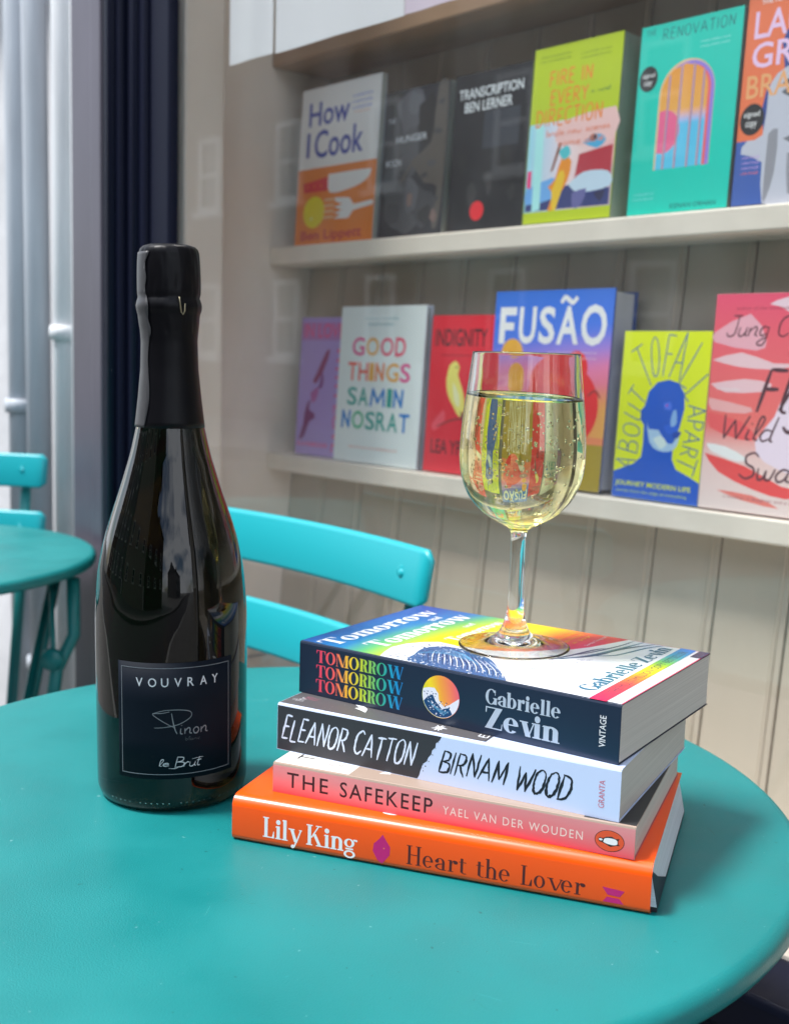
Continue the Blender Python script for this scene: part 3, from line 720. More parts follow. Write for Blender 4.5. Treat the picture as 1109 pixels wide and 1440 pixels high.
# folding leg bracket seen under the rim of the far table
br = MB().tube([(.262, .045, TZ - .026), (.262, .045, TZ - .10), (.250, .020, TZ - .14), (.243, .01, TZ - .22), (.235, 0, .10)], .0085, 12).build('side_leg', M['teal'], table2)
MB().tube([(.225, .06, TZ - .028), (.246, .02, TZ - .12), (.252, .0, TZ - .22)], .0035, 8).build('stay', M['teal'], table2)
MB().lathe([(.0, -.006), (.013, -.006), (.015, 0), (.013, .006), (0, .006)], 18, Matrix.Translation((.248, .012, TZ - .125)) @ Matrix.Rotation(PI / 2, 4, 'X')).build('hinge_bolt', M['teal'], table2)

# ------------------------------------------------------------------ folding bistro chairs
def slat_curve(W, z0, z1, y0, lean, sag, th=.0045, n=22, round_=.007, tilt=0.0):
    """a back slat: rolled sheet strip, curved in plan, rounded edges; trapezoid ends"""
    rows = []
    H = z1 - z0; prof = []
    for a in range(0, 7): aa = PI * a / 6; prof.append((H / 2 - th + th * math.sin(aa) , th * math.cos(aa)))
    prof2 = []
    # closed ring (u up, v thickness)
    ring = []
    for a in range(7): aa = -PI / 2 + PI * a / 6; ring.append((H / 2 - th * 1.0 + th * math.cos(aa), th * math.sin(aa)))
    for a in range(7): aa = PI / 2 + PI * a / 6; ring.append((-H / 2 + th * 1.0 + th * math.cos(aa), th * math.sin(aa)))
    for i in range(n + 1):
        t = i / n; x = W * (t - .5)
        k = 1.0
        e = min(t, 1 - t) * W
        if e < round_: k = math.sqrt(max(0.0, 1 - ((round_ - e) / round_) ** 2)) * .28 + .72
        yc = y0 + sag * (1 - (2 * t - 1) ** 2)
        row = []
        for (u, v) in ring:
            z = (z0 + z1) / 2 + u * k
            row.append((x * (1 - (z1 - z) * .20), yc + v * (1 if e > .001 else .5) + (z - z0) * lean, z))
        rows.append(row)
    return rows
def bistro_chair(label):
    t = thing('folding_chair', label, 'chair', (0, 0, 0), 0, 'teal folding bistro chairs')
    # local: seat towards -y, back at y = 0, width along x; heights above the pavement
    Z1, Z2 = TZ + .102, TZ + .0155
    for (a, b) in ((Z1 - .051, Z1), (Z2 - .051, Z2)):
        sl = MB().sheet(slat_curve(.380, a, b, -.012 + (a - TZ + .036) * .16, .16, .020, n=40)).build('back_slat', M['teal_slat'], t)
        for s in (-1, 1):
            x = s * .150; zc = (a + b) / 2; yc = -.012 + (a - TZ + .036) * .16 + .020 * (1 - (x / .19) ** 2) + .025 * .16
            T = Matrix.Translation((x, yc - .0043, zc)) @ Matrix.Rotation(PI / 2, 4, 'X')
            MB().lathe([(.0, .0022), (.0022, .0020), (.0038, .0008), (.0050, -.0006), (.0066, -.0002), (.0078, -.0012)], 20, T).build('rivet', M['teal_slat'], sl, recalc=False)
    for s in (-1, 1):   # uprights run down into the front feet
        x = s * .150
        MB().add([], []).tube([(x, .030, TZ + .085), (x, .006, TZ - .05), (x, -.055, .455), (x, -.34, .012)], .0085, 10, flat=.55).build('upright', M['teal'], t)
        MB().tube([(x * .88, -.34, .440), (x * .88, -.20, .30), (x * .88, .07, .012)], .0085, 10, flat=.55).build('rear_leg', M['teal'], t)
    for k in range(7):
        y = -.06 - k * .048
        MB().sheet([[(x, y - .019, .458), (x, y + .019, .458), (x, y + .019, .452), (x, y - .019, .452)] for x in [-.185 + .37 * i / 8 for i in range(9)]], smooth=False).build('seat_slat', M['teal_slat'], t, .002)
    for s in (-1, 1): MB().box(s * .135 - .005, s * .135 + .005, -.37, -.03, .432, .4515).build('seat_rail', M['teal'], t, .001)
    MB().tube([(-.15, -.30, .075), (.15, -.30, .075)], .006, 10).build('cross_bar', M['teal'], t)
    MB().tube([(-.132, .05, .045), (.132, .05, .045)], .006, 10).build('cross_bar', M['teal'], t)
    return t
chair = bistro_chair('teal folding chair with two back slats behind the bottle, its back to the shop window')
p = WP(.690 + .190, .662); chair.location = (p.x, p.y, 0); chair.rotation_euler = (0, 0, RW)
c2 = copy_tree(chair); c2['label'] = 'teal folding chair behind the far round table at the left edge'
c2.location = (-.722, 1.755, 0); c2.rotation_euler = (0, 0, math.radians(-1))
# ------------------------------------------------------------------ champagne bottle
BX, BY = -.12946, .67296
bot = thing('sparkling_wine_bottle', 'tall dark green sparkling wine bottle with black foil neck and black label reading VOUVRAY', 'bottle', (BX, BY, TZ))
bot.rotation_euler = (0, math.radians(-.62), 0)
bp_ = [(0, .006), (.020, .004), (.034, .0012), (.0375, .0002), (.0400, .0006), (.0423, .0028), (.0437, .0062), (.0442, .011), (.0443, .030), (.0444, .065), (.0444, .100), (.0441, .112), (.0435, .1215), (.0423, .1345), (.0403, .1455),
       (.0385, .1535), (.0365, .1605), (.0340, .1685), (.0312, .1768), (.0284, .1854), (.0258, .1940), (.0234, .2021), (.0214, .2105), (.0197, .2185), (.0183, .2270), (.0174, .2352), (.0165, .2440), (.0158, .2515), (.0154, .262), (.0153, .275), (.0155, .2775), (.0166, .281), (.0166, .290), (.0158, .292), (.0158, .312), (.0150, .3165), (.010, .319), (0, .320)]
prof = spline(bp_, 3)
prof[0] = (0, bp_[0][1]); prof[-1] = (0, bp_[-1][1]); prof = [(max(0, r), z) for r, z in prof]
MB().lathe(prof, 128).build('glass_body', M['bottle'], bot)
def br_(z):
    for (r0, z0), (r1, z1) in zip(prof[20:], prof[21:]):
        if z0 <= z <= z1 and z1 > z0: return r0 + (r1 - r0) * (z - z0) / (z1 - z0)
    return .0444
# foil: creased over cork and wire, overlap seam on the left
cage = [(.2187, 0), (.235, 0), (.252, 0), (.268, 0), (.274, .0005), (.2785, .0006), (.2815, .0002), (.2835, .0004), (.2855, .0011), (.2880, .0014), (.2905, .0011), (.2925, .0008), (.295, .0013), (.305, .0013), (.3125, .0011)]
fo = [(br_(.2187) + .0002, .2187)] + [(max(br_(z), .0153 if z < .28 else .0159) + .0005 + e, z) for z, e in cage[1:]]
fo += [(.0173, .3150), (.0171, .3178), (.0164, .3198), (.0148, .3213), (.0120, .3222), (.008, .3219), (.004, .3218), (0, .3218)]
fo = [(br_(.2187) - .0004, .2187)] + fo
rnd = random.Random(11)
cr = [(rnd.uniform(0, 2 * PI), rnd.uniform(.275, .315), rnd.uniform(.15, .5), rnd.uniform(.004, .012), rnd.uniform(.0001, .00042)) for _ in range(46)]
def crease(x, y, z, a):
    if z < .272 or z > .3205: return (x, y, z)
    d = 0
    for (ca, cz, wa, wz, amp) in cr:
        da = (a - ca + PI) % (2 * PI) - PI
        d -= amp * math.exp(-(da / wa) ** 2 * 6 - ((z - cz + da * .01) / wz) ** 2)
    d += .00010 * math.sin(a * 17 + 2 * math.sin(z * 180)) + .00006 * math.sin(a * 31 + z * 90)
    r = math.hypot(x, y) or 1e-6; k = (r + d) / r if r > .004 else 1
    return (x * k, y * k, z)
fs_ = []
for (r0, z0), (r1, z1) in zip(fo, fo[1:]):
    n = 5 if abs(z1 - z0) > .003 else 2
    fs_ += [(r0 + (r1 - r0) * i / n, z0 + (z1 - z0) * i / n) for i in range(n)]
fs_.append(fo[-1])
foil = MB().lathe(fs_, 120, warp=crease).build('foil_capsule', M['foil'], bot)
def cyl_patch(a0, a1, z0, z1, rf, n=26, nz=10, th=.0004, edge=None):
    rows = []
    vs = []; fs = []
    for j in range(nz + 1):
        z = z0 + (z1 - z0) * j / nz
        for i in range(n + 1):
            a = math.radians(a0 + (a1 - a0) * i / n + (edge(z) if edge and i == n else 0))
            for q in (0, th):
                r = rf(z) + q; vs.append((r * math.sin(a), -r * math.cos(a), z))
    W = (n + 1) * 2
    for j in range(nz):
        for i in range(n):
            b = j * W + i * 2; fs.append((b + 1, b + 3, b + W + 3, b + W + 1)); fs.append((b, b + W, b + W + 2, b + 2))
    for i in range(n):
        b = i * 2; fs.append((b, b + 2, b + 3, b + 1)); b += nz * W; fs.append((b, b + 1, b + 3, b + 2))
    for j in range(nz):
        b = j * W; fs.append((b, b + 1, b + W + 1, b + W)); b += n * 2; fs.append((b, b + W, b + W + 1, b + 1))
    return MB().add(vs, fs, True)
def fo_r(z):
    for (r0, z0), (r1, z1) in zip(fo[1:], fo[2:]):
        if z0 <= z <= z1: return r0 + (r1 - r0) * (z - z0) / max(z1 - z0, 1e-6)
    return fo[1][0]
cyl_patch(-96, -33, .2189, .3176, lambda z: fo_r(z) + .00022, n=16, nz=60, th=.00035, edge=lambda z: 4 * math.sin(z * 140) + (3 * math.sin(z * 420) if z > .27 else 0)).build('foil_overlap', M['foil_sheen'], bot)
# wire loop poking through
MB().tube([(.0176 * math.sin(a) , -.0176 * math.cos(a) - .0012, zz) for a, zz in [(.52, .2925), (.545, .2885), (.58, .2842), (.64, .2828), (.70, .2848), (.72, .2890)]], .00042, 8).build('wire_loop', M['wire'], bot)
# label
LB = MB
cyl_patch(-30.8, 59.6, .0215, .0890, lambda z: .0446, n=48, nz=3, th=.00018).build('front_label', M['label'], bot)
def lmap(x, y, z):   # x: degrees round the bottle, y: mm up
    a = math.radians(x); r = .04485 + z / 1000
    return (r * math.sin(a), -r * math.cos(a), y / 1000)
P = Print(lmap, .03)
SV = rgb(150, 155, 160)
def lline(x0, y0, x1, y1, w, wd):
    n = 24
    if y0 == y1: P.put([(x0 + (x1 - x0) * i / n, y0 + s * w / 2) for i in range(n + 1) for s in (-1, 1)], [(2 * i, 2 * i + 2, 2 * i + 3, 2 * i + 1) for i in range(n)], rgb(120, 124, 130))
    else: P.put([(x0 - wd / 2, y0), (x0 + wd / 2, y0), (x0 + wd / 2, y1), (x0 - wd / 2, y1)], [(0, 1, 2, 3)], rgb(110, 114, 120))
lline(-27.5, 24.3, 56.2, 24.3, .35, 0); lline(-27.5, 86.0, 56.2, 86.0, .35, 0); lline(-27.5, 24.1, -27.5, 86.2, 0, .5); lline(56.2, 24.1, 56.2, 86.2, 0, .5)
P.up(.01)
x = -15.5
for ch, cw in zip('VOUVRAY', (5.3, 6.0, 5.2, 5.3, 4.7, 5.3, 5.1)):
    P.sans(ch, (x, 75.3, x + cw, 80.4), rgb(205, 208, 214), bold=.004); x += 9.35
# signature
sg = rgb(118, 122, 128)
P.brush([(9.0, 61), (4, 60.2), (-3, 59.8), (0.5, 57.2), (8, 53.5), (13, 51.5)], .45, sg, .3); P.up()
P.brush([(-3, 60), (6, 61.8), (17, 61.8), (24, 60.4), (24, 57.2), (16, 53.6), (6, 52), (-2, 51.6)], .45, sg, .3); P.up()
P.brush([(10.5, 60), (11.5, 55), (13, 50.2), (14.4, 47.9)], .75, sg, .5); P.up()
P.script('inon', (16, 47.6, 37, 55.2), .75, sg, sp=.06, shear=.0, taper=.3)
P.script('blanc', (20, 43.8, 31, 46.0), .22, rgb(70, 73, 78), sp=.06)
P.script('le', (0.6, 29.2, 8, 33.2), .45, rgb(190, 193, 198), sp=.02, shear=.3)
P.script('Brut', (12, 28.4, 31, 34.4), .55, rgb(190, 193, 198), sp=.0, shear=.3)
P.brush([(25, 32.6), (30, 33.0), (33.5, 33.0)], .3, rgb(190, 193, 198)); P.up()
P.brush([(8, 28.0), (13, 27.8), (16, 29)], .3, rgb(190, 193, 198)); P.up()
P.build('label_print', M['ink_foil'], bot)
dm = MB()
for k in range(26):
    a = math.radians(-40 + k * 4.4)
    if k % 7 in (5,): continue
    dm.lathe([(0, .0003), (.0003, .0002), (.0005, 0)], 8, Matrix.Translation((.0438 * math.sin(a), -.0438 * math.cos(a), .0068)) @ Matrix.Rotation(a, 4, 'Z') @ Matrix.Rotation(PI / 2, 4, 'X'))
o = dm.build('embossed_dots', M['bottle'], bot, recalc=False); o['kind'] = 'stuff'

# ------------------------------------------------------------------ glass of wine on top of the books
GZ = TZ + .09905
GX, GY = .0710, .6500
gls = thing('wine_glass', 'clear stemmed wine glass standing on the top book, two thirds full', 'glass', (GX, GY, GZ))
outer = [(.0, .0036), (.008, .0034), (.015, .0026), (.022, .0014), (.028, .0006), (.0306, .0002), (.0317, .0005), (.0320, .0010), (.0315, .0015), (.0285, .0019), (.0225, .0027), (.0165, .0040), (.0125, .0058), (.0098, .0082), (.0076, .0118), (.0059, .0165), (.0050, .0220), (.0046, .0290), (.00435, .0400), (.0042, .0520), (.0042, .0600), (.0043, .0640), (.0047, .0668), (.0060, .0690), (.0090, .0709), (.0130, .0728), (.0175, .0753), (.0213, .0779),
         (.0245, .0810), (.0272, .0840), (.0294, .0871), (.0314, .0910), (.0330, .0952), (.0342, .0993), (.0349, .1035), (.0353, .1080), (.03545, .1120), (.0353, .1180), (.0350, .1233), (.0345, .1295), (.0339, .1355), (.0328, .1445), (.0318, .1530), (.0309, .1605), (.0301, .1672)]
inner = [(.0294, .1672), (.0301, .1605), (.0309, .1530), (.0319, .1445), (.0329, .1355), (.0335, .1295), (.0340, .1233), (.0343, .1180), (.03445, .1120), (.0343, .1080), (.0339, .1035), (.0331, .0993), (.0319, .0952), (.0303, .0912), (.0282, .0876), (.0256, .0845), (.0225, .0816), (.0185, .0789), (.0140, .0766), (.0090, .0750), (.0040, .0742), (0, .0740)]
po = spline(outer, 3); pi_ = spline(inner, 3)
rim = [(.03005, .1678), (.02975, .1681), (.02945, .1678)]
full = [(max(r, 0), z) for r, z in po + rim + pi_]; full[0] = (0, full[0][1]); full[-1] = (0, full[-1][1])
MB().lathe(full, 128).build('glass_body', M['glass'], gls)
LV = .1438; TIL = math.tan(math.radians(1.7)); TIL2 = math.tan(math.radians(2.6))
wi = [(max(0, r), z) for r, z in pi_][::-1]; wi[0] = (0, wi[0][1])
wp = [(r + .00012 if r > 0 else 0, z - .00008) for r, z in wi if z < LV - .002]
rl = wp[-1][0]
top = []
def ri(z):
    for (r0, z0), (r1, z1) in zip(wi, wi[1:]):
        if z0 <= z <= z1: return r0 + (r1 - r0) * (z - z0) / (z1 - z0) + .00012
    return .03
for z in (LV - .0012, LV - .0002, LV + .0006): top.append((ri(z), z))
top += [(ri(LV) - .0004, LV + .0001), (ri(LV) - .0010, LV - .0005), (ri(LV) - .0022, LV - .0008), (.02, LV - .0009), (.01, LV - .0009), (0, LV - .0009)]
def tilt(x, y, z, a):
    k = max(0.0, min(1.0, (z - .118) / (LV - .118)))
    dz = (-TIL * x + TIL2 * y) * k
    if k > 0 and math.hypot(x, y) > .029:
        s = (ri(min(z + dz, .165))) / (ri(min(z, .165))); x *= s; y *= s
    return (x, y, z + dz)
wine = MB().lathe(wp + top, 128, warp=tilt).build('sparkling_wine', M['wine'])
wine.location = (GX, GY, GZ); tag(wine, 'pale golden sparkling wine with rising bubbles inside the stemmed glass', 'wine')
bb = MB(); rnd = random.Random(5)
def ball(mb, c, r, n=10, m=6):
    vs = []; fs = []
    for j in range(m + 1):
        ph = PI * j / m
        for i in range(n): vs.append((c[0] + r * math.sin(ph) * math.cos(2 * PI * i / n), c[1] + r * math.sin(ph) * math.sin(2 * PI * i / n), c[2] + r * math.cos(ph) * 1.05))
    for j in range(m):
        for i in range(n): k = (i + 1) % n; fs.append((j * n + i, (j + 1) * n + i, (j + 1) * n + k, j * n + k))
    mb.add(vs, fs, True)
for k in range(250):
    z = .079 + (LV - .083) * rnd.random() ** .8
    a = rnd.gauss(-PI / 2, .75) if rnd.random() < .8 else rnd.uniform(0, 2 * PI)
    if rnd.random() < .35: z = rnd.choice([.128, .131, .118, .121, .105]) + rnd.gauss(0, .0012)
    r = rnd.uniform(.00045, .00085) * (1.3 if rnd.random() < .15 else 1)
    R_ = ri(z) - r - .0003 - (abs(rnd.gauss(0, .004)) if rnd.random() < .5 else 0)
    ball(bb, (R_ * math.cos(a), R_ * math.sin(a), z), r)
b_ = bb.build('bubbles', M['bubble'], wine); b_['kind'] = 'stuff'
# ------------------------------------------------------------------ the stack of four books
def stack_book(name, label, x, y, th, T, L, W, z, group='stack of books on the table'):
    t = math.radians(th)
    return thing(name, label, 'book', (x - L * math.cos(t), y - L * math.sin(t), TZ + z), t, group)
def spine_map(off=0.0): return lambda x, y, z: (x / 1000, -off - z / 1000, y / 1000)
def top_map(L, T): return lambda u, v, z: (L - v / 1000, u / 1000, T + z / 1000)
def paperback(t, L, W, T, spine_col, front_col, back_col, pg, curl=0.0):
    c = .00035
    pb = MB().box(.0003, L - .0004, c + .0002, W - .0006, c + .00005, T - c - .00005).build('page_block', pg, t, .0004, 1)
    MB().box(0, L, 0, W, 0, c).build('back_cover', cover_mat(back_col), t)
    # front cover and spine are one folded sheet with a soft crease
    pr = [(W, T), (W, T - c), (.0028, T - c), (.0011, T - c - .0002), (c, T - .0012), (c, c + .00002), (0, c + .00002), (0, T - .0013), (.0004, T - .0003), (.0014, T), (.0040, T)]
    rows = [[(xx, yy, zz) for yy, zz in pr] for xx in (0, L)]
    MB().sheet(rows, smooth=False).build('cover', cover_mat(front_col if front_col else spine_col), t)
    return pb
# --- top book
TO = (.1125, .5412, -33.649, .0302, .1979, .1293, .0686)
bt = stack_book('rainbow_title_paperback', 'thick dark blue paperback, TOMORROW thrice in rainbow letters, topmost of the stack', *TO)
NAVYP = rgb(26, 40, 62)
L, W, T = TO[4], TO[5], TO[3]
paperback(bt, L, W, T, NAVYP, NAVYP, NAVYP, M['pages'])
P = Print(spine_map(), .04)
P.rect(.3, .3, L * 1000 - .3, T * 1000 - 1.3, NAVYP)
RB = [(12, rgb(226, 62, 100)), (26, rgb(240, 96, 90)), (36, rgb(246, 200, 50)), (46, rgb(170, 205, 60)), (56, rgb(60, 180, 120)), (64, rgb(30, 150, 190)), (72, rgb(30, 125, 200))]
for y0 in (19.6, 11.0, 2.6): P.serif('TOMORROW', (12.2, y0, 71.6, y0 + 7.2), lambda x, y: ramp(RB, x), S=.27, h=.05)
# roundel: warm disc over foam and blue water (plain stand-in)
cx, cy, rr = 95.8, 14.9, 11.6
SUNR = [(-1, rgb(190, 205, 50)), (-.45, rgb(250, 214, 40)), (.1, rgb(250, 160, 60)), (.8, rgb(238, 110, 100)), (1, rgb(232, 100, 120))]
P.disc(cx, cy, rr, rr, lambda x, y: ramp(SUNR, (x - cx) / rr + .25 * (y - cy) / rr), 56, 6)
WPAL = rgb(226, 228, 240); DBL = rgb(22, 66, 112)
P.poly([(cx + rr * .985 * math.cos(math.radians(a)), cy + rr * .985 * math.sin(math.radians(a))) for a in range(165, 371, 8)] + [(cx + 8, cy - 1.5), (cx + 5.5, cy - 3.5), (cx + 2, cy - 5), (cx - 1, cy - 2), (cx - 1.5, cy + 1.5), (cx - 4, cy + 4.3), (cx - 7.5, cy + 4)], WPAL)
P.poly([(cx + rr * .97 * math.cos(math.radians(a)), cy + rr * .97 * math.sin(math.radians(a))) for a in range(200, 316, 8)] + [(cx + 5.5, cy - 5), (cx + 1, cy - 6.5), (cx - 3, cy - 3), (cx - 5, cy + .5), (cx - 8, cy - 1)], DBL)
rnd = random.Random(3)
def specks(P, n, region, r0, r1, col, seed=1, k=5):
    rnd = random.Random(seed); i = 0; c = 0
    while c < n and i < n * 30:
        i += 1; x, y, okk = region(rnd)
        if not okk: continue
        r = rnd.uniform(r0, r1); a0 = rnd.uniform(0, 6)
        P.put([(x + r * rnd.uniform(.5, 1.2) * math.cos(a0 + 2 * PI * j / k), y + r * rnd.uniform(.5, 1.2) * math.sin(a0 + 2 * PI * j / k)) for j in range(k)], [tuple(range(k))], col, (c % 7) * .0009); c += 1
    P.up(.008)
def rg(rnd):
    a = rnd.uniform(0, 2 * PI); q = rr * .9 * math.sqrt(rnd.random()); x, y = cx + q * math.cos(a), cy + q * math.sin(a)
    return x, y, (y < cy - 2 and x < cx + 6) or (x < cx - 2 and y < cy + 2)
specks(P, 60, rg, .2, .6, WPAL, 2); specks(P, 60, rg, .2, .5, DBL, 8)
for k in range(4): P.brush([(cx - 8 + k * 1.2, cy - 3 - k), (cx - 4 + k, cy - 5.5 - k * .8), (cx + 2, cy - 7.5 - k * .7), (cx + 6 - k, cy - 7 - k * .6)], .4, rgb(80, 140, 180)); P.up(.003)
SILV = rgb(176, 188, 204)
P.serif('Gabrielle', (123, 16.8, 165.8, 24.9), SILV, S=.25, h=.05); P.serif('Zevin', (123.4, 3.9, 166, 15.4), SILV, S=.30, h=.055)
P.sans('VINTAGE', (187.0, 7.2, 190.4, 23.2), rgb(225, 228, 232), bold=.004, rot=90)
P.build('spine_print', M['ink_gloss'], bt)
# front cover, u from spine to fore edge, v from the foot of the page up
P = Print(top_map(L, T), .04); Wm, Lm = W * 1000, L * 1000
CV = [(0, rgb(225, 30, 90)), (.16, rgb(228, 40, 90)), (.30, rgb(244, 120, 60)), (.42, rgb(252, 190, 30)), (.52, rgb(244, 220, 20)), (.62, rgb(190, 210, 40)), (.72, rgb(90, 180, 110)), (.82, rgb(20, 120, 180)), (1, rgb(20, 84, 160))]
P.grid(1.6, .3, Wm - .3, Lm - .3, 10, 60, lambda u, v: ramp(CV, (v - 40) / 150 - .06 * math.sin(u / 40) + (u - 65) * .0008))
WH = rgb(232, 236, 248); INK = rgb(24, 62, 104); TEAL = rgb(40, 110, 140)
# foam and water: loose white mass with a dark blue hollow, sweep running to the far corner
white = [(1.6, 1), (1.6, 143), (10, 146), (22, 149), (34, 147), (44, 141), (50, 134), (49, 124), (46, 112), (50, 98), (60, 84), (78, 70), (98, 60), (128.6, 50), (128.6, 1)]
P.poly(white, WH)
P.poly([(1.6, 64), (1.6, 118), (6, 128), (16, 130), (26, 133), (36, 133), (44, 124), (43, 110), (38, 98), (33, 90), (24, 82), (14, 73)], rgb(58, 98, 146), 3)
def rw(rnd):
    u, v = rnd.uniform(2, 50), rnd.uniform(66, 146); return u, v, (u - 10) ** 2 / 1500 + (v - 108) ** 2 / 1500 < 1
for k in range(16):
    P.brush([(3 + k * .4, 70 + k * 3.3), (14 + k * .5, 76 + k * 3.4), (26 + k * .2, 90 + k * 2.6), (38 - k * .3, 100 + k * 1.9)], .9, INK, .8, n=4, dz=(k % 3) * .001)
P.up()
for k in range(12):
    P.brush([(5 + k * .4, 68 + k * 4.2), (16 + k * .5, 75 + k * 4.2), (30, 90 + k * 3.2)], .5, WH, .8, n=4, dz=(k % 3) * .001)
P.up()
specks(P, 260, rw, .2, .8, WH, 5)
def rw2(rnd):
    u, v = rnd.uniform(2, 48), rnd.uniform(112, 148); return u, v, v < 146 - (u - 20) ** 2 / 60
specks(P, 300, rw2, .2, .9, INK, 9)
for k in range(9):
    P.brush([(30 + k * 1.6 - 12, 132 - k * 1.5), (36 - k * 1.2, 122 - k * 2), (36 - k * 1.5, 112 - k * 2), (30 - k * 1.4, 102 - k * 1.5)], .55, rgb(86, 150, 190), n=4); P.up(.003)
for u0, v0, sd in ((20, 66, 4), (28, 60, 5), (40, 66, 6), (55, 62, 7), (10, 52, 8), (64, 52, 9)):
    r_ = random.Random(sd)
    for k in range(9):
        u, v = u0 + r_.uniform(-6, 6), v0 + r_.uniform(-5, 5)
        P.brush([(u, v), (u + 1.2, v + .8), (u + 2.0, v - .2), (u + 1.0, v - 1.0)], .28, INK, n=4, dz=(k % 4) * .001)
    P.up(.005)
for k, (a, b) in enumerate([((55, 68), (128, 33)), ((60, 62), (128, 40)), ((70, 62), (128, 46)), ((78, 52), (128, 28)), ((58, 72), (100, 52))]):
    mu, mv = (a[0] + b[0]) / 2, (a[1] + b[1]) / 2 - 5
    P.brush([a, (mu - 14, mv + 6), (mu + 12, mv - 1), b], (2.6, 2.0, 1.4, 1.6, 1.8)[k], (INK, TEAL, INK, TEAL, INK)[k], .8); P.up(.003)
def serif_c(txt, u0, u1, v0, v1, col, **k): P.serif(txt, (u0, v0, u1, v1), col, **k)
serif_c('Tomorrow', 4, 117, 175.5, 189.5, WH, S=.27, h=.05)
serif_c('and', 93, 106, 166, 172, WH, S=.2, h=.05)
serif_c('Tomorrow', 17, 120, 152, 166.5, WH, S=.27, h=.05)
serif_c('and', 92, 104, 140.5, 145.5, WH, S=.2, h=.05)
serif_c('Tomorrow', 58, 119, 128, 136.5, WH, S=.27, h=.05)
for k, tx in enumerate(('astounding', 'glorious, big', 'a joy')): P.sans(tx, (98, 81 - k * 5.5, 122, 84.6 - k * 5.5), rgb(240, 190, 40), bold=.005)
P.sans('Sunday Telegraph', (98, 62, 127, 65), WH)
serif_c('Gabrielle Zevin', 13, 124, 20.5, 30.5, TEAL, S=.24, h=.05)
# rainbow band at the foot
P.grid(.3, 8.4, Wm - .3, 17.5, 20, 1, lambda u, v: ramp([(0, rgb(222, 30, 90)), (35, rgb(232, 60, 80)), (55, rgb(246, 150, 40)), (68, rgb(248, 215, 30)), (88, rgb(120, 195, 60)), (108, rgb(20, 160, 200)), (129, rgb(10, 120, 220))], u))
P.sans('THE MULTI-MILLION COPY BESTSELLER', (16, 10.7, 122, 15.0), rgb(20, 44, 80))
P.rect(113, .35, Wm - .3, 6.5, rgb(50, 66, 96))
P.build('cover_print', M['ink_gloss'], bt)

# --- second book
BI = (.1131, .5358, -27.761, .0267, .1982, .1290, .0417)
b2 = stack_book('black_and_white_paperback', 'black and pale blue paperback reading BIRNAM WOOD, second from top of stack', *BI)
L, W, T = BI[4], BI[5], BI[3]
BK, PB = rgb(52, 52, 58), rgb(198, 212, 243)
paperback(b2, L, W, T, PB, PB, PB, M['pages'])
P = Print(spine_map(), .04); Lm, Tm, Wm = L * 1000, T * 1000, W * 1000
rnd = random.Random(6)
edge = [(101.5 - 13.5 * (1 - j / 12) + rnd.uniform(-1.0, 1.0), .3 + (Tm - 1.5) * j / 12) for j in range(13)]
P.poly([(.2, .3)] + edge + [(.2, Tm - 1.2)], BK)
specks(P, 26, lambda r: (lambda y: (88 + 13 * y / Tm + r.uniform(-1.5, 2.2), y, 1))(r.uniform(1, Tm - 2)), .1, .5, BK, 3, 4)
P.script('ELEANOR CATTON', (2.5, 6.3, 85.5, 19.6), 1.15, rgb(214, 222, 244), sp=.10, shear=.24, taper=.45, wob=.05, jag=.28, seed=2)
P.script('BIRNAM', (100.5, 6.6, 138, 19.2), 1.25, rgb(26, 28, 40), sp=.09, shear=.24, taper=.55, wob=.05, jag=.35, seed=4)
P.script('WOOD', (143, 5.6, 172, 19.0), 1.4, rgb(26, 28, 40), sp=.07, shear=.24, taper=.55, wob=.05, jag=.4, seed=7)
P.sans('GRANTA', (187.4, 5.5, 190.4, 19.6), rgb(206, 110, 130), rot=90)
P.build('spine_print', M['ink'], b2)
P = Print(top_map(L, T), .04)
P.rect(1.6, 72, Wm - .3, Lm - .2, rgb(84, 82, 84))
specks(P, 120, lambda r: (r.uniform(2, 30), r.uniform(74, 197), 1), .1, .35, rgb(130, 128, 130), 3, 4)
P.brush([(1.6, 73), (Wm, 73)], .6, BK, 0, sm=False); P.up()
P.script('thr', (9, 188, 17, 196), .4, rgb(200, 200, 206), sp=.04, rot=0); P.script('ll', (14, 182, 19, 190), .4, rgb(160, 90, 110), sp=.04)
P.poly([(13, 152), (11, 148), (14, 149), (17, 150), (24, 158), (28, 168), (24, 164), (17, 155), (15, 157)], WH)
for k in range(9):
    a = 2 * PI * k / 9; P.brush([(9, 102), (9 + 4.6 * math.cos(a), 102 + (4.2 if k % 2 else 2.8) * math.sin(a))], .9, WH, .6, dz=(k % 4) * .002)
P.up(); P.disc(9, 102, 2.0, 2.0, WH)
P.script('E', (7, 74, 12, 79), .7, WH)
P.build('cover_print', M['ink'], b2)

# --- third book
SA = (.1205, .5306, -22.517, .0165, .1977, .1290, .0251)
b3 = stack_book('pink_spine_paperback', 'thin pink spined paperback reading THE SAFEKEEP with orange penguin oval, in the stack', *SA)
L, W, T = SA[4], SA[5], SA[3]; Lm, Tm, Wm = L * 1000, T * 1000, W * 1000
PK = rgb(222, 128, 134)
paperback(b3, L, W, T, PK, rgb(160, 140, 126), rgb(200, 100, 110), M['pages'])
P = Print(spine_map(), .04)
P.grid(.2, .3, Lm - .2, Tm - 1.2, 24, 8, lambda x, y: mix(rgb(232, 70, 84), rgb(226, 148, 150), (y / Tm) ** .7 + .10 * math.sin(x / 30)))
P.sans('THE', (8.8, 3.9, 33.5, 12.3), rgb(62, 16, 24), bold=.006, sp=1.25)
P.sans('SAFEKEEP', (40.5, 3.9, 93.3, 12.4), rgb(62, 16, 24), bold=.006, sp=1.2)
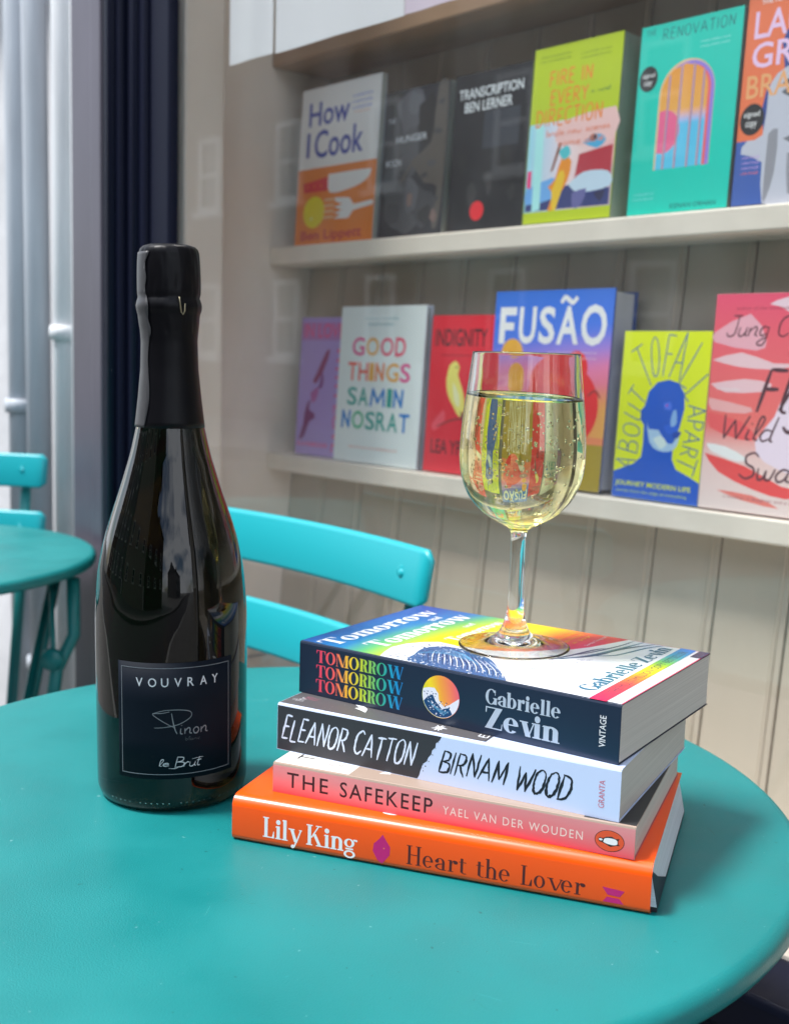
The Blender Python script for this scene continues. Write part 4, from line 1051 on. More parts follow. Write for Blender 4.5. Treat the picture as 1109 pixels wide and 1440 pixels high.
P.sans('YAEL VAN DER WOUDEN', (99, 5.2, 172, 9.6), rgb(242, 214, 204), sp=1.25, bold=.001)
cx, cy = 185.2, 7.3
P.disc(cx, cy, 7.3, 5.4, rgb(60, 24, 20)); P.disc(cx, cy, 7.0, 5.1, rgb(226, 84, 44))
P.poly([(cx - 5.6, cy + .2), (cx - 4.6, cy + 1.2), (cx - 3.4, cy + .9), (cx - 1.6, cy + 1.9), (cx + 1.0, cy + 2.4), (cx + 3.0, cy + 1.5), (cx + 4.9, cy + 1.9), (cx + 4.2, cy + .6), (cx + 4.4, cy - .9), (cx + 5.3, cy - 1.6), (cx + 3.2, cy - 1.9), (cx + .6, cy - 2.9), (cx - 2.0, cy - 1.8), (cx - 3.6, cy - 1.2), (cx - 5.0, cy - 1.0)], rgb(34, 22, 24))
P.poly([(cx - 3.0, cy - .9), (cx - 1.4, cy - 1.5), (cx + 1.2, cy - 1.8), (cx + 3.6, cy - 1.3), (cx + 3.9, cy), (cx + 3.2, cy + 1.1), (cx + .8, cy + 1.5), (cx - 2.0, cy + 1.1), (cx - 2.8, cy + .2)], rgb(240, 238, 240), 3)
P.disc(cx - 4.3, cy + .1, .9, .55, rgb(235, 232, 235))
P.build('spine_print', M['ink_gloss'], b3)
P = Print(top_map(L, T), .04)
P.rect(1.6, .2, Wm - .3, Lm - .2, rgb(160, 140, 126)); P.rect(1.6, 153, Wm - .3, Lm - .2, rgb(228, 226, 220))
P.rect(1.6, .2, Wm - .3, 26, rgb(46, 46, 48))
P.sans('T', (11.0, 179, 18.5, 189), rgb(44, 44, 48), rot=0)
P.sans('N', (9.5, 171, 13, 174.5), rgb(220, 130, 140)); P.sans('E', (9.5, 166, 13, 169), rgb(220, 110, 120)); P.sans('W', (9.5, 160, 13.5, 164), rgb(90, 90, 90))
P.poly([(10, 139), (16, 136), (12, 133)], WH)
P.build('cover_print', M['ink'], b3)

# --- fourth book: hardback in an orange jacket
HE = (.1274, .5247, -19.325, .0250, .2224, .1379, .0)
b4 = stack_book('orange_hardback', 'orange hardback reading Lily King and Heart the Lover, bottom of the stack', *HE)
L, W, T = HE[4], HE[5], HE[3]; Lm, Tm, Wm = L * 1000, T * 1000, W * 1000
OR = rgb(250, 84, 3)
def jacket(o, i):   # profile of the wrap, offset inwards by o
    p = [(W - .0004, T - o)]
    p += [(.0062 - (.0062 - o) * math.sin(a), T - .0062 + (.0062 - o) * math.cos(a)) for a in [PI / 2 * k / 8 for k in range(9)]]
    p += [(.0035 - (.0035 - o) * math.cos(a), .0035 - (.0035 - o) * math.sin(a)) for a in [PI / 2 * k / 6 for k in range(7)]]
    p += [(W - .0004, o)]
    return p
po_, pi2 = jacket(0, 0), jacket(.0004, 0)
ring = po_ + pi2[::-1]
jk = MB().sheet([[(xx, yy, zz) for yy, zz in ring] for xx in (-.0006, L + .0006)], smooth=False)
jo = jk.build('dust_jacket', cover_mat(OR, .30, .15), b4)
for p_ in jo.data.polygons: p_.use_smooth = True
jo.data.set_sharp_from_angle(angle=math.radians(35))
MB().box(0, L, .004, W - .001, T - .0030, T - .00045).build('front_board', cover_mat(rgb(40, 36, 44), .5), b4)
MB().box(0, L + .0034, .004, W - .001, .00045, .0030).build('back_board', cover_mat(rgb(40, 30, 40), .5), b4)
MB().box(0, L, .00045, .0030, .004, T - .005).build('spine_board', cover_mat(rgb(30, 30, 40), .5), b4)
def skew_box(x0, xt, xb, y0, y1, z0, z1):
    return MB().add([(x0, y0, z0), (xb, y0, z0), (xb, y1, z0), (x0, y1, z0), (x0, y0, z1), (xt, y0, z1), (xt, y1, z1), (x0, y1, z1)],
                    [(0, 3, 2, 1), (4, 5, 6, 7), (0, 1, 5, 4), (1, 2, 6, 5), (2, 3, 7, 6), (3, 0, 4, 7)])
skew_box(.0035, L - .0006, L + .0034, .0035, W - .003, .0031, T - .0031).build('page_block', M['pages_white'], b4)
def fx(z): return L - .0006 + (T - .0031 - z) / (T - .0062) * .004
wedge = [(.0034, .0032), (.040, .0032), (.017, .013), (.0042, T - .0040)]  # dark navy wedge on the end of the page block, beside the spine
MB().add([(fx(z) + .00005, y, z) for y, z in wedge] + [(fx(z) + .0004, y, z) for y, z in wedge],
         [(0, 3, 2, 1), (4, 5, 6, 7), (0, 1, 5, 4), (1, 2, 6, 5), (2, 3, 7, 6), (3, 0, 4, 7)]).build('dark_wedge', cover_mat(rgb(24, 26, 44), .5), b4)
P = Print(spine_map(.0), .04)
WT = rgb(240, 232, 234); DK = rgb(84, 22, 22); MG = rgb(196, 20, 110)
P.serif('Lily  King'.replace('  ', ' '), (18, 4.9, 72.3, 16.2), WT, S=.17, h=.055, X=.64)
P.poly([(86.2, 1.9), (90.2, 7.0), (90.4, 11.5), (87.5, 15.5), (86.2, 17.6), (84.6, 15.2), (81.4, 12.0), (80.9, 8.0), (83.6, 3.4)], MG)
P.disc(87.0, 10.2, .35, .35, rgb(240, 150, 60))
P.serif('Heart the Lover', (99.4, 4.2, 191.6, 14.4), DK, S=.105, h=.035, X=.60, track=.02)
P.poly([(199.8, 10.6), (210.6, 9.9), (208.4, 6.7), (202.4, 7.0)], MG); P.poly([(202.3, 5.9), (208.2, 5.7), (210.4, 3.2), (200.3, 3.2)], MG)
P.build('spine_print', M['ink_gloss'], b4)
P = Print(top_map(L, T), .04)
P.disc(11.5, 136.2, 2.4, 4.6, WT)
P.build('cover_print', M['ink_gloss'], b4)
# ------------------------------------------------------------------ books standing on the display shelves
def shelf_book(name, label, s, W, H, T, zs, col, pagem, hard=False, dn=.012, group='books facing out on the display shelves', lean=3.0):
    W, H, T = W / 1000, H / 1000, T / 1000
    a = math.radians(lean)
    t = thing(name, label, 'book', WP(s, SHN + dn, zs + T * math.sin(a) + .0006), group=group, rot=(-a, 0, RW))
    if hard:
        c = .0026
        MB().box(0, W, 0, c, 0, H).build('front_board', cover_mat(col), t, .0006)
        MB().box(0, W, T - c, T, 0, H).build('back_board', cover_mat(col), t, .0006)
        MB().box(0, c, c + .00005, T - c - .00005, 0, H).build('spine_board', cover_mat(col), t)
        MB().box(c + .0001, W - .004, c + .0001, T - c - .0001, .003, H - .003).build('page_block', pagem, t)
    else:
        c = .0004
        MB().box(0, W, 0, c, 0, H).build('front_cover', cover_mat(col), t)
        MB().box(0, W, T - c, T, 0, H).build('back_cover', cover_mat(col), t)
        MB().box(0, c, c + .00003, T - c - .00003, 0, H).build('spine', cover_mat(col), t)
        MB().box(c + .0001, W - .0007, c + .00005, T - c - .00005, .0002, H - .0003).build('page_block', pagem, t)
    return t, Print(lambda x, y, z: (x / 1000, -z / 1000, y / 1000), .05, 1.42)
G1 = 'books facing out on the upper display shelf'; G2 = 'books facing out on the lower display shelf'
INKM = M['ink']

# upper 1: white over orange
t, P = shelf_book('cookbook', 'white and orange cookbook reading How I Cook, leftmost on the upper shelf', 1.3650, 171, 217, 9, H1, rgb(205, 210, 228), M['pages_y'], group=G1)
OG = rgb(240, 112, 22); BL = rgb(52, 66, 150)
P.rect(.3, .3, 170.7, 106, OG); P.rect(.3, 106, 170.7, 216.7, rgb(208, 212, 230))
P.sans('How', (18, 164, 108, 197), BL, bold=.016); P.sans('I', (16, 122, 23, 156), BL, bold=.02); P.sans('Cook', (34, 119, 140, 158), BL, bold=.016)
for k in range(3): P.sans('an essential kitchen', (113, 193 - k * 8, 154, 197.5 - k * 8), rgb(110, 125, 190), bold=.01)
P.sans('companion', (118, 171, 152, 174.5), rgb(230, 150, 130))
P.poly([(70, 95), (150, 95), (160, 91), (150, 80), (120, 72), (74, 70)], rgb(230, 226, 228), 3)
P.poly([(14, 86), (68, 92), (70, 73), (16, 73)], rgb(196, 40, 50)); [P.disc(24 + k * 15, 81, 1.6, 1.6, OG) for k in range(3)]
P.disc(41, 45, 24, 22, rgb(226, 190, 10)); P.disc(36, 36, 3, 2.5, rgb(245, 225, 120))
P.poly([(88, 62), (118, 60), (128, 50), (168, 53), (168, 47), (128, 42), (118, 32), (86, 33), (100, 38), (86, 41), (104, 44), (86, 49), (104, 52), (87, 57)], rgb(226, 220, 220))
for k in range(4): P.rect(64, 34 + k * 8, 86, 38 + k * 8, rgb(232, 160, 120))
P.sans('Ben Lippett', (14, 2, 148, 20), rgb(170, 36, 56), bold=.014)
P.build('cover_print', INKM, t)
# upper 2: dark photographic
t, P = shelf_book('dark_paperback', 'dark grey paperback with mottled photographic cover, second from left on the upper shelf', 1.188, 121, 189, 11, H1, rgb(70, 74, 84), M['pages_y'], dn=.016, group=G1)
rnd = random.Random(21)
P.rect(.3, .3, 120.7, 188.7, rgb(38, 40, 47))
def blob(P, cx, cy, r, col, rnd, sy=1.0, n=9): P.poly([(max(.6, min(120.4, cx + r * rnd.uniform(.55, 1.1) * math.cos(2 * PI * k / n))), max(.6, min(188, cy + sy * r * rnd.uniform(.55, 1.1) * math.sin(2 * PI * k / n)))) for k in range(n)], col, 2)
for cx, cy, r, c, sy in [(20, 170, 20, 42, 1.2), (50, 160, 26, 112, 1.6), (60, 168, 16, 126, 1.2), (84, 150, 20, 44, 1.9), (48, 110, 34, 98, 1), (20, 100, 18, 74, 2), (30, 60, 36, 92, 1.1), (80, 40, 30, 80, 1.0), (50, 20, 36, 96, .5), (24, 30, 18, 82, 1), (60, 52, 16, 110, 1.6), (90, 26, 16, 58, 1), (40, 80, 14, 70, .5)]:
    blob(P, cx, cy, r, rgb(int(c * .72), int(c * .74), int(c * .8)), rnd, sy)
P.poly([(100, 186), (118, 186), (119, 60), (112, 10), (102, 14), (108, 60), (84, 66), (60, 90), (46, 74), (38, 70), (60, 98), (92, 116), (96, 150)], rgb(78, 74, 71), 2)
for cx, cy, r, c in [(104, 128, 9, 60), (96, 90, 10, 70), (106, 44, 9, 62), (84, 76, 9, 54), (106, 164, 8, 60)]: blob(P, cx, cy, r, rgb(c, c, c + 4), rnd, .5)
for cx, cy in ((104, 24), (58, 46)): blob(P, cx, cy, 7, rgb(112, 92, 88), rnd, 1.5)
P.sans('THE', (8, 148, 22, 154), rgb(150, 154, 162), bold=.01); P.sans('HUNGER', (26, 121, 84, 130), rgb(176, 182, 190), bold=.01); P.sans('MOON', (8, 92, 38, 101), rgb(166, 170, 178), bold=.01)
P.build('cover_print', INKM, t)
# upper 3: black with red dot, blue edge
t, P = shelf_book('black_paperback', 'black paperback with a red dot, reading TRANSCRIPTION BEN LERNER, on the upper shelf', 1.053, 124, 188, 18, H1, rgb(44, 44, 48), M['pages_y'], dn=.012, group=G1)
BKK = rgb(22, 21, 25)
P.rect(.3, .3, 123.7, 187.7, BKK); P.rect(52, 96, 110, 140, rgb(44, 47, 55))
rnd = random.Random(8)
for cx, cy, r, c in [(66, 60, 8, 66), (68, 48, 6, 74), (38, 44, 10, 64), (40, 34, 6, 74), (104, 40, 8, 58), (20, 80, 10, 46), (90, 80, 12, 46)]: blob(P, cx, cy, r, rgb(int(c * .65), int(c * .63), int(c * .65)), rnd, 1.5)
P.sans('TRANSCRIPTION', (7, 158, 112, 170), rgb(196, 202, 214), bold=.010); P.sans('BEN LERNER', (18, 142, 96, 154), rgb(196, 202, 214), bold=.010)
P.disc(50, 23, 11.5, 11.5, rgb(200, 30, 40))
P.build('cover_print', INKM, t)
t2, P2 = shelf_book('blue_paperback', 'paperback with dusky blue mottled cover half hidden behind the black one', 1.090, 118, 186, 8, H1, rgb(58, 84, 108), M['pages_y'], dn=.036, group=G1, lean=4)
for k in range(14): blob(P2, rnd.uniform(8, 110), rnd.uniform(8, 178), rnd.uniform(6, 14), rgb(60 + rnd.randint(0, 60), 80 + rnd.randint(0, 40), 110 + rnd.randint(0, 30)), rnd, 1.5)
P2.build('cover_print', INKM, t2)
# upper 4: lime with painted scene
t, P = shelf_book('lime_paperback', 'lime green paperback reading FIRE IN EVERY DIRECTION, on the upper shelf', .9245, 125, 196, 34, H1, rgb(150, 172, 20), pages('page_edges_grey_green', (.42, .46, .38), (0, 1, 0)), dn=.010, group=G1)
LM = rgb(160, 178, 24); RT = rgb(226, 116, 40)
P.rect(.3, .3, 124.7, 195.7, LM)
P.grid(.4, 13, 124, 112, 8, 8, lambda x, y: mix(mix(rgb(130, 190, 225), rgb(222, 190, 190), x / 70), rgb(196, 120, 124) if y > 60 else rgb(80, 84, 140), max(0, (x - 60) / 120)))
P.poly([(44, 110), (122, 118), (122, 84), (90, 80), (60, 84), (40, 90)], rgb(214, 170, 168), 2)
P.poly([(76, 72), (122, 78), (122, 36), (70, 36)], rgb(160, 48, 60)); P.poly([(2, 36), (70, 40), (122, 32), (122, 14), (2, 14)], rgb(46, 54, 104))
P.poly([(2, 40), (40, 50), (52, 40), (40, 26), (2, 22)], rgb(96, 150, 205), 2); P.poly([(64, 40), (84, 52), (118, 50), (122, 34), (80, 30)], rgb(170, 190, 220), 3)
P.poly([(34, 40), (44, 48), (52, 72), (66, 66), (62, 44), (52, 30), (46, 14), (36, 14), (42, 30)], rgb(222, 128, 34), 2); P.poly([(40, 34), (50, 56), (58, 50), (48, 14), (42, 14)], rgb(236, 170, 40), 2)
P.poly([(46, 78), (58, 84), (64, 74), (54, 68)], rgb(70, 170, 180), 2); P.poly([(80, 84), (100, 92), (112, 84), (100, 76)], rgb(70, 150, 190), 2); P.disc(94, 88, 5, 4, rgb(30, 40, 60)); P.poly([(40, 58), (50, 86), (46, 88), (36, 56)], rgb(120, 70, 50))
P.poly([(12, 14), (24, 15), (22, 110), (10, 108)], rgb(150, 205, 235)); P.poly([(2, 60), (8, 60), (8, 40), (2, 42)], rgb(214, 50, 110))
P.poly([(70, 30), (90, 34), (84, 16), (72, 14)], rgb(90, 90, 140), 2); P.poly([(100, 28), (116, 30), (110, 18)], rgb(40, 40, 70), 2)
P.rect(.3, .3, 124.7, 13, LM)
P.script('FIRE IN', (25, 152, 86, 168), 2.1, RT, sp=.14, taper=.2, wob=.03); P.script('EVERY', (28, 131, 82, 147), 2.1, RT, sp=.14, taper=.2, wob=.03, seed=3); P.script('DIRECTION', (9, 108, 104, 126), 2.1, RT, sp=.14, taper=.2, wob=.03, seed=5)
P.script('a novel', (86, 137, 112, 141), .7, rgb(60, 110, 60), sp=.04)
for k in range(2): P.sans('brilliant and unforgettable debut', (10, 184 - k * 5, 54, 187 - k * 5), rgb(80, 110, 30)); P.sans('a true wonder of a story', (68, 180 - k * 5, 110, 183 - k * 5), rgb(80, 110, 30))
P.script('brave new scenes', (26, 96, 116, 104), 1.3, rgb(232, 130, 110), sp=.04); P.script('come alive', (44, 84, 108, 92), 1.3, rgb(232, 130, 110), sp=.04)
P.build('cover_print', INKM, t)
t2, P2 = shelf_book('olive_paperback', 'olive paperback just showing its edge behind the lime green one', .842, 122, 190, 8, H1, rgb(120, 140, 20), M['pages_y'], dn=.046, group=G1, lean=4)
# upper 5: turquoise with arch window
t, P = shelf_book('turquoise_paperback', 'turquoise paperback reading THE RENOVATION with an orange and blue arched window, on the upper shelf', .7765, 121, 194, 20, H1, rgb(0, 176, 158), M['pages_y'], dn=.010, group=G1)
TQ = rgb(0, 178, 160)
P.rect(.3, .3, 120.7, 193.7, TQ)
P.sans('THE', (6, 184, 18, 190), rgb(20, 96, 96))
P.script('RENOVATION', (27, 177, 112, 188), 1.1, rgb(16, 88, 92), sp=.16, taper=.3)
for k in range(2): P.sans('a house, a family, a secret', (74, 166 - k * 5, 108, 169 - k * 5), rgb(150, 236, 220))
def arch(cx, y0, w_, h_, d=0):
    r = w_ / 2 - d; return [(cx - r, y0 + d * .3)] + [(cx - r * math.cos(a), y0 + h_ - w_ / 2 + r * math.sin(a)) for a in [PI * k / 18 for k in range(19)]] + [(cx + r, y0 + d * .3)]
P.poly(arch(62, 45, 66, 108), rgb(232, 170, 130)); P.poly(arch(63.6, 45, 62, 106), rgb(130, 110, 190)); P.poly(arch(64.5, 45, 52, 102), rgb(212, 90, 96))
AR = [(.0, rgb(80, 175, 245)), (.42, rgb(80, 170, 240)), (.56, rgb(236, 150, 70)), (1, rgb(240, 136, 50))]
pts = arch(59, 45, 56, 104)

rows = 26
vs = []; fs = []
for j in range(rows + 1):
    y = 45 + 104 * j / rows; hw = 28 if y < 121 else math.sqrt(max(0, 28 * 28 - (y - 121) ** 2))
    vs += [(59 - hw, y), (59 + hw, y)]
for j in range(rows): fs.append((2 * j, 2 * j + 1, 2 * j + 3, 2 * j + 2))
P.put(vs, fs, lambda x, y: ramp(AR, (y - 45) / 104)); P.up()
P.poly([(31.2, 62)] + [(38 + 19 * math.cos(a), 83 + 22 * math.sin(a)) for a in [-PI / 2 + PI * k / 14 for k in range(15)]] + [(31.2, 104)], rgb(232, 90, 130))
for k, x in enumerate((39, 53, 68, 80)): P.rect(x, 45, x + 2.6, 140 if k in (0, 3) else 148, rgb(176, 130, 130)); P.rect(x + 1.7, 45, x + 2.6, 140 if k in (0, 3) else 148, rgb(110, 120, 180))
P.disc(13.5, 140, 11.5, 13, rgb(34, 34, 36), 40); P.sans('signed', (6, 140, 21, 146), rgb(225, 225, 225), bold=.006); P.sans('copy', (8.5, 131.5, 18.5, 137.5), rgb(225, 225, 225), bold=.006)
for k in range(2): P.sans('a marvellous debut novel', (6, 20 - k * 5, 32, 23 - k * 5), rgb(120, 226, 210))
P.sans('KENAN ORHAN', (54, 4, 108, 9), rgb(16, 96, 96))
P.build('cover_print', INKM, t)
# upper 6: orange and blue with portrait
t, P = shelf_book('portrait_hardback', 'orange book with grey face in blue hood, rightmost on the upper shelf', .6510, 129, 203, 24, H1, rgb(60, 36, 44), M['pages_y'], dn=.010, group=G1, hard=True)
CO = rgb(232, 104, 66); NB = rgb(42, 62, 128)
P.rect(.3, .3, 128.7, 202.7, CO)
P.rect(.3, .3, 128.7, 62, rgb(56, 84, 152))
P.poly([(30, 120), (34, 90), (46, 120), (40, 150), (50, 168), (70, 178), (90, 172), (104, 150), (108, 110), (118, 80), (118, 60), (30, 60)], NB, 2)
P.poly([(30, 108), (38, 122), (60, 130), (88, 126), (100, 104), (98, 60), (92, 30), (80, .6), (34, .6), (30, 40), (6, 50), (12, 62), (28, 66)], rgb(170, 172, 184), 2)
for pts, c in (([(44, 112), (54, 117), (62, 112), (54, 110)], 70), ([(44, 104), (52, 108), (60, 103), (52, 99)], 90), ([(76, 112), (86, 116), (92, 110), (84, 109)], 70), ([(76, 103), (84, 107), (92, 102), (84, 98)], 90), ([(60, 100), (68, 96), (70, 74), (60, 70), (58, 80)], 140), ([(50, 60), (66, 64), (84, 60), (66, 53)], 110), ([(34, 66), (44, 70), (44, 30), (38, 6), (34, 6)], 128), ([(56, 46), (80, 44), (76, 12), (60, 8)], 132)):
    P.poly(pts, rgb(c, c, c + 8), 2)
P.disc(52, 103.5, 2.4, 2.4, rgb(40, 40, 46)); P.disc(84, 103, 2.4, 2.4, rgb(40, 40, 46))
LC = rgb(226, 176, 216); PE = rgb(238, 150, 100)
P.sans('THE NEW YORK TIMES BESTSELLER', (14, 190, 118, 194), rgb(240, 230, 230), bold=.01)
P.sans('LAUREN', (9, 158, 122, 184), LC, bold=.012); P.sans('GROFF', (9, 130, 112, 154), LC, bold=.012); P.sans('BRAWLER', (6, 102, 124, 124), PE, bold=.008)
P.disc(15, 82, 13, 15, rgb(36, 34, 36), 40); P.sans('signed', (6, 83, 23, 90), rgb(225, 225, 225), bold=.006); P.sans('copy', (8.5, 73, 20.5, 80), rgb(225, 225, 225), bold=.006)
for k in range(4): P.sans('a writer of rare gifts', (8, 44 - k * 5, 27, 47.4 - k * 5), rgb(180, 150, 220) if k < 3 else rgb(220, 110, 120), bold=.008)
P.build('cover_print', INKM, t)

# lower 1: lilac
t, P = shelf_book('lilac_paperback', 'lilac paperback reading IN LOVE WITH LOVE, leftmost on the lower shelf', 1.3660, 126, 199, 18, H2, rgb(140, 124, 186), M['pages_y'], dn=.020, group=G2)
LI = rgb(152, 130, 188); CR = rgb(206, 70, 116)
P.rect(.3, .3, 125.7, 198.7, LI); P.rect(.3, 166, 100, 192, rgb(156, 108, 168)); P.sans('IN LOVE', (7, 170, 98, 190), CR, bold=.006)
P.sans('WITH LOVE', (84, 8, 100, 160), CR, bold=.006, rot=-90)
P.poly([(60, 150), (68, 154), (66, 142), (60, 130), (56, 122), (48, 112), (40, 104), (34, 108), (42, 120), (50, 134)], rgb(126, 50, 96), 2); P.poly([(54, 122), (58, 112), (56, 100), (48, 98)], rgb(116, 60, 120), 2)
P.poly([(24, 76), (30, 80), (28, 66), (40, 62), (42, 54), (30, 48), (22, 30), (14, 22), (8, 24), (16, 44), (18, 60)], rgb(112, 44, 104), 2)
P.poly([(30, 90), (48, 100), (44, 82), (34, 76)], rgb(160, 90, 150), 2)
P.sans('ELLA RISBRIDGER', (5, 13, 76, 19), CR, bold=.012)
P.build('cover_print', INKM, t)
# lower 2: white, multicolour lettering
t, P = shelf_book('white_cookbook', 'white hardback reading GOOD THINGS in many colours, second from left, lower shelf', 1.2635, 172, 213, 12, H2, rgb(196, 206, 226), M['pages_y'], dn=.010, group=G2, hard=True)
P.rect(.3, .3, 171.7, 212.7, rgb(198, 208, 230))
def block(P, c, x0, y0, x1, y1, wd, col):
    cw, ss = strokes(c); xs = [p[0] for s_ in ss for p in s_]; a, b = min(xs), max(xs); h = wd * .5
    for k, s_ in enumerate(ss): P.brush([(x0 + h + (px - a) / (b - a) * (x1 - x0 - wd), y0 + h * .9 + py * (y1 - y0 - wd * .9)) for px, py in s_], wd, col, 0, dz=(k % 5) * .0012)
    for k, s_ in enumerate(ss):
        for px, py in (s_[0], s_[-1]): P.disc(x0 + h + (px - a) / (b - a) * (x1 - x0 - wd), y0 + h * .9 + py * (y1 - y0 - wd * .9), h, h, col, 14)
    P.up()
def multi(P, txt, x0, x1, y0, y1, cols):
    ws = [.45 if c == 'I' else (1.4 if c in 'MW' else 1.12 if c in 'OG' else .9) for c in txt]; tot = sum(ws); x = x0
    for c, wd, col in zip(txt, ws, cols):
        d = (x1 - x0) * wd / tot; (block(P, c, x + d * .06, y0, x + d * .92, y1, 4.6, col) if c in 'MN' else P.sans(c, (x + d * .05, y0, x + d * .93, y1), col, bold=.016)); x += d
a_, b_, c_, d_ = rgb(206, 60, 96), rgb(226, 150, 60), rgb(214, 80, 60), rgb(200, 70, 130)
multi(P, 'GOOD', 26, 138, 146, 171, [d_, b_, a_, a_])
multi(P, 'THINGS', 20, 150, 112, 137, [c_, c_, b_, rgb(226, 120, 70), b_, d_])
e_, f_, g_ = rgb(20, 140, 130), rgb(20, 110, 180), rgb(60, 160, 120)
multi(P, 'SAMIN', 22, 140, 78, 103, [e_, e_, f_, e_, f_])
multi(P, 'NOSRAT', 12, 154, 46, 71, [f_, g_, e_, e_, e_, f_])
P.sans('from the author of the bestselling', (52, 194, 118, 198), rgb(90, 150, 160)); P.sans('salt and fire cookbook', (58, 187, 110, 191), rgb(90, 150, 160))
P.sans('recipes and rituals to share with people you love', (32, 19, 132, 23), rgb(226, 130, 110), bold=.004)
P.build('cover_print', INKM, t)
# lower 3: red with bird
t, P = shelf_book('red_hardback', 'red book with a pale yellow bird, reading INDIGNITY, behind the left of the wine glass', 1.0835, 124, 199, 24, H2, rgb(168, 16, 34), M['pages_y'], dn=.014, group=G2)
RD = rgb(196, 22, 42)
P.rect(.3, .3, 123.7, 198.7, RD); P.sans('INDIGNITY', (7, 160, 98, 182), rgb(44, 12, 20), bold=.012); P.rect(20, 148, 100, 149.4, rgb(150, 14, 30))
P.poly([(36, 136), (46, 142), (54, 134), (52, 124), (62, 106), (68, 84), (60, 72), (48, 84), (36, 100), (32, 118)], rgb(214, 196, 96), 2); P.poly([(44, 116), (56, 100), (58, 84), (48, 92)], rgb(234, 224, 160), 2)
P.poly([(60, 80), (76, 66), (84, 40), (70, 56)], rgb(96, 60, 60), 2); P.poly([(10, 60), (30, 80), (34, 66), (16, 52)], rgb(206, 70, 84), 2)
P.disc(49, 134, 1.4, 1.4, rgb(30, 20, 20)); P.brush([(20, 58), (60, 70), (110, 66)], 2, rgb(90, 40, 36)); P.up()
P.sans('LEA YPI', (12, 24, 70, 42), rgb(60, 14, 22), bold=.012)
P.build('cover_print', INKM, t)
# lower 4: blue to red, big cream title
t, P = shelf_book('tall_cookbook', 'tall thick blue and red hardback reading FUSÃO, behind the wine glass', .9680, 177, 225, 42, H2, rgb(24, 70, 150), M['pages_white'], dn=.006, group=G2, hard=True)
def fus(x, y):
    t_ = y / 225 - .10 * (x / 177)
    return ramp([(0, rgb(236, 130, 60)), (.35, rgb(228, 104, 96)), (.52, rgb(206, 110, 150)), (.62, rgb(140, 116, 196)), (.72, rgb(60, 104, 200)), (1, rgb(34, 98, 190))], t_)
P.grid(.3, .3, 176.7, 224.7, 12, 24, fus)
P.grid(110, 60, 176.7, 120, 6, 6, lambda x, y: mix(fus(x, y), rgb(238, 150, 70), (x - 110) / 70 * min(1, (120 - y) / 30)))
CRM = rgb(232, 234, 212)
P.rect(.3, .3, 176.7, 52, rgb(150, 128, 30))
P.disc(112, 92, 54, 50, rgb(214, 32, 36), 60); P.disc(130, 136, 17, 20, rgb(214, 34, 36), 40); P.disc(112, 72, 40, 20, rgb(196, 24, 30), 40)
P.disc(32, 152, 17, 17, rgb(240, 150, 40), 40); P.disc(38, 116, 15, 14, rgb(236, 140, 40), 40)
P.poly([(16, 92), (44, 100), (70, 96), (64, 84), (30, 80)], rgb(150, 110, 110), 2)
P.poly([(40, 66), (58, 58), (64, 64), (82, 50), (88, 58), (76, 66), (68, 72), (50, 76)], rgb(214, 220, 230)); P.poly([(60, 60), (84, 62), (80, 44), (66, 44)], rgb(120, 110, 40), 2)
P.brush([(150, 106), (160, 112), (168, 104)], 3, rgb(150, 40, 40)); P.up()
multi_w = [('F', 9, 35), ('U', 40, 66), ('S', 71, 95), ('A', 98, 130), ('O', 133, 169)]
P.rect(9, 163, 18, 206, CRM); P.rect(18.01, 196.5, 35, 206, CRM); P.rect(18.01, 179, 32, 188, CRM)
for c, x0, x1 in multi_w[1:]: P.sans(c, (x0, 163 if c != 'O' else 161.5, x1, 206 if c != 'O' else 207.5), CRM, bold=.024)
P.brush([(102, 210), (107, 216), (113, 213), (119, 210), (125, 216)], 5.5, CRM, .2); P.up()
for k in range(2): P.sans('untraditional recipes inspired by', (88, 152 - k * 6, 158, 155 - k * 6), rgb(236, 190, 200))
P.sans('IXTA BELFRAGE', (40, 20, 150, 40), CRM, bold=.016)
P.sans('a cookbook of big flavours', (60, 10, 140, 14), rgb(210, 200, 120))
P.build('cover_print', INKM, t)
# lower 5: yellow green and blue head
t, P = shelf_book('yellow_green_paperback', 'yellow green paperback with blue head and hand drawn ABOUT TO FALL APART', .7755, 110, 180, 14, H2, rgb(20, 60, 150), M['pages_y'], dn=.008, group=G2)
YG = rgb(196, 214, 16); BU = rgb(8, 76, 176); BD = rgb(30, 76, 140)
P.rect(.3, .3, 109.7, 179.7, YG)
P.poly([(.5, .5), (109.5, .5), (109.5, 24), (96, 30), (80, 36), (74, 46), (74, 62), (80, 80), (84, 100), (82, 116), (74, 126), (62, 129), (48, 126), (38, 116), (34, 100), (30, 96), (30, 86), (35, 80), (36, 60), (35, 46), (26, 38), (.5, 28)], BU)
P.poly([(38, 86), (42, 76), (54, 76), (62, 66), (72, 62), (80, 72), (78, 60), (70, 54), (56, 54), (44, 62)], rgb(150, 180, 236), 2)
P.poly([(48, 66), (58, 70), (66, 62), (58, 56)], rgb(190, 208, 244), 2); P.poly([(60, 80), (74, 84), (78, 76), (66, 72)], rgb(24, 84, 190), 2)
P.poly([(58, 104), (66, 106), (68, 98), (60, 98)], rgb(60, 100, 200), 2); P.poly([(70, 96), (74, 98), (76, 84), (70, 80), (68, 86)], rgb(120, 160, 230), 2); P.disc(62, 102, 1.3, 1.3, rgb(150, 60, 160))
P.poly([(72, 74), (82, 76), (80, 70), (74, 68)], rgb(10, 60, 150), 2)
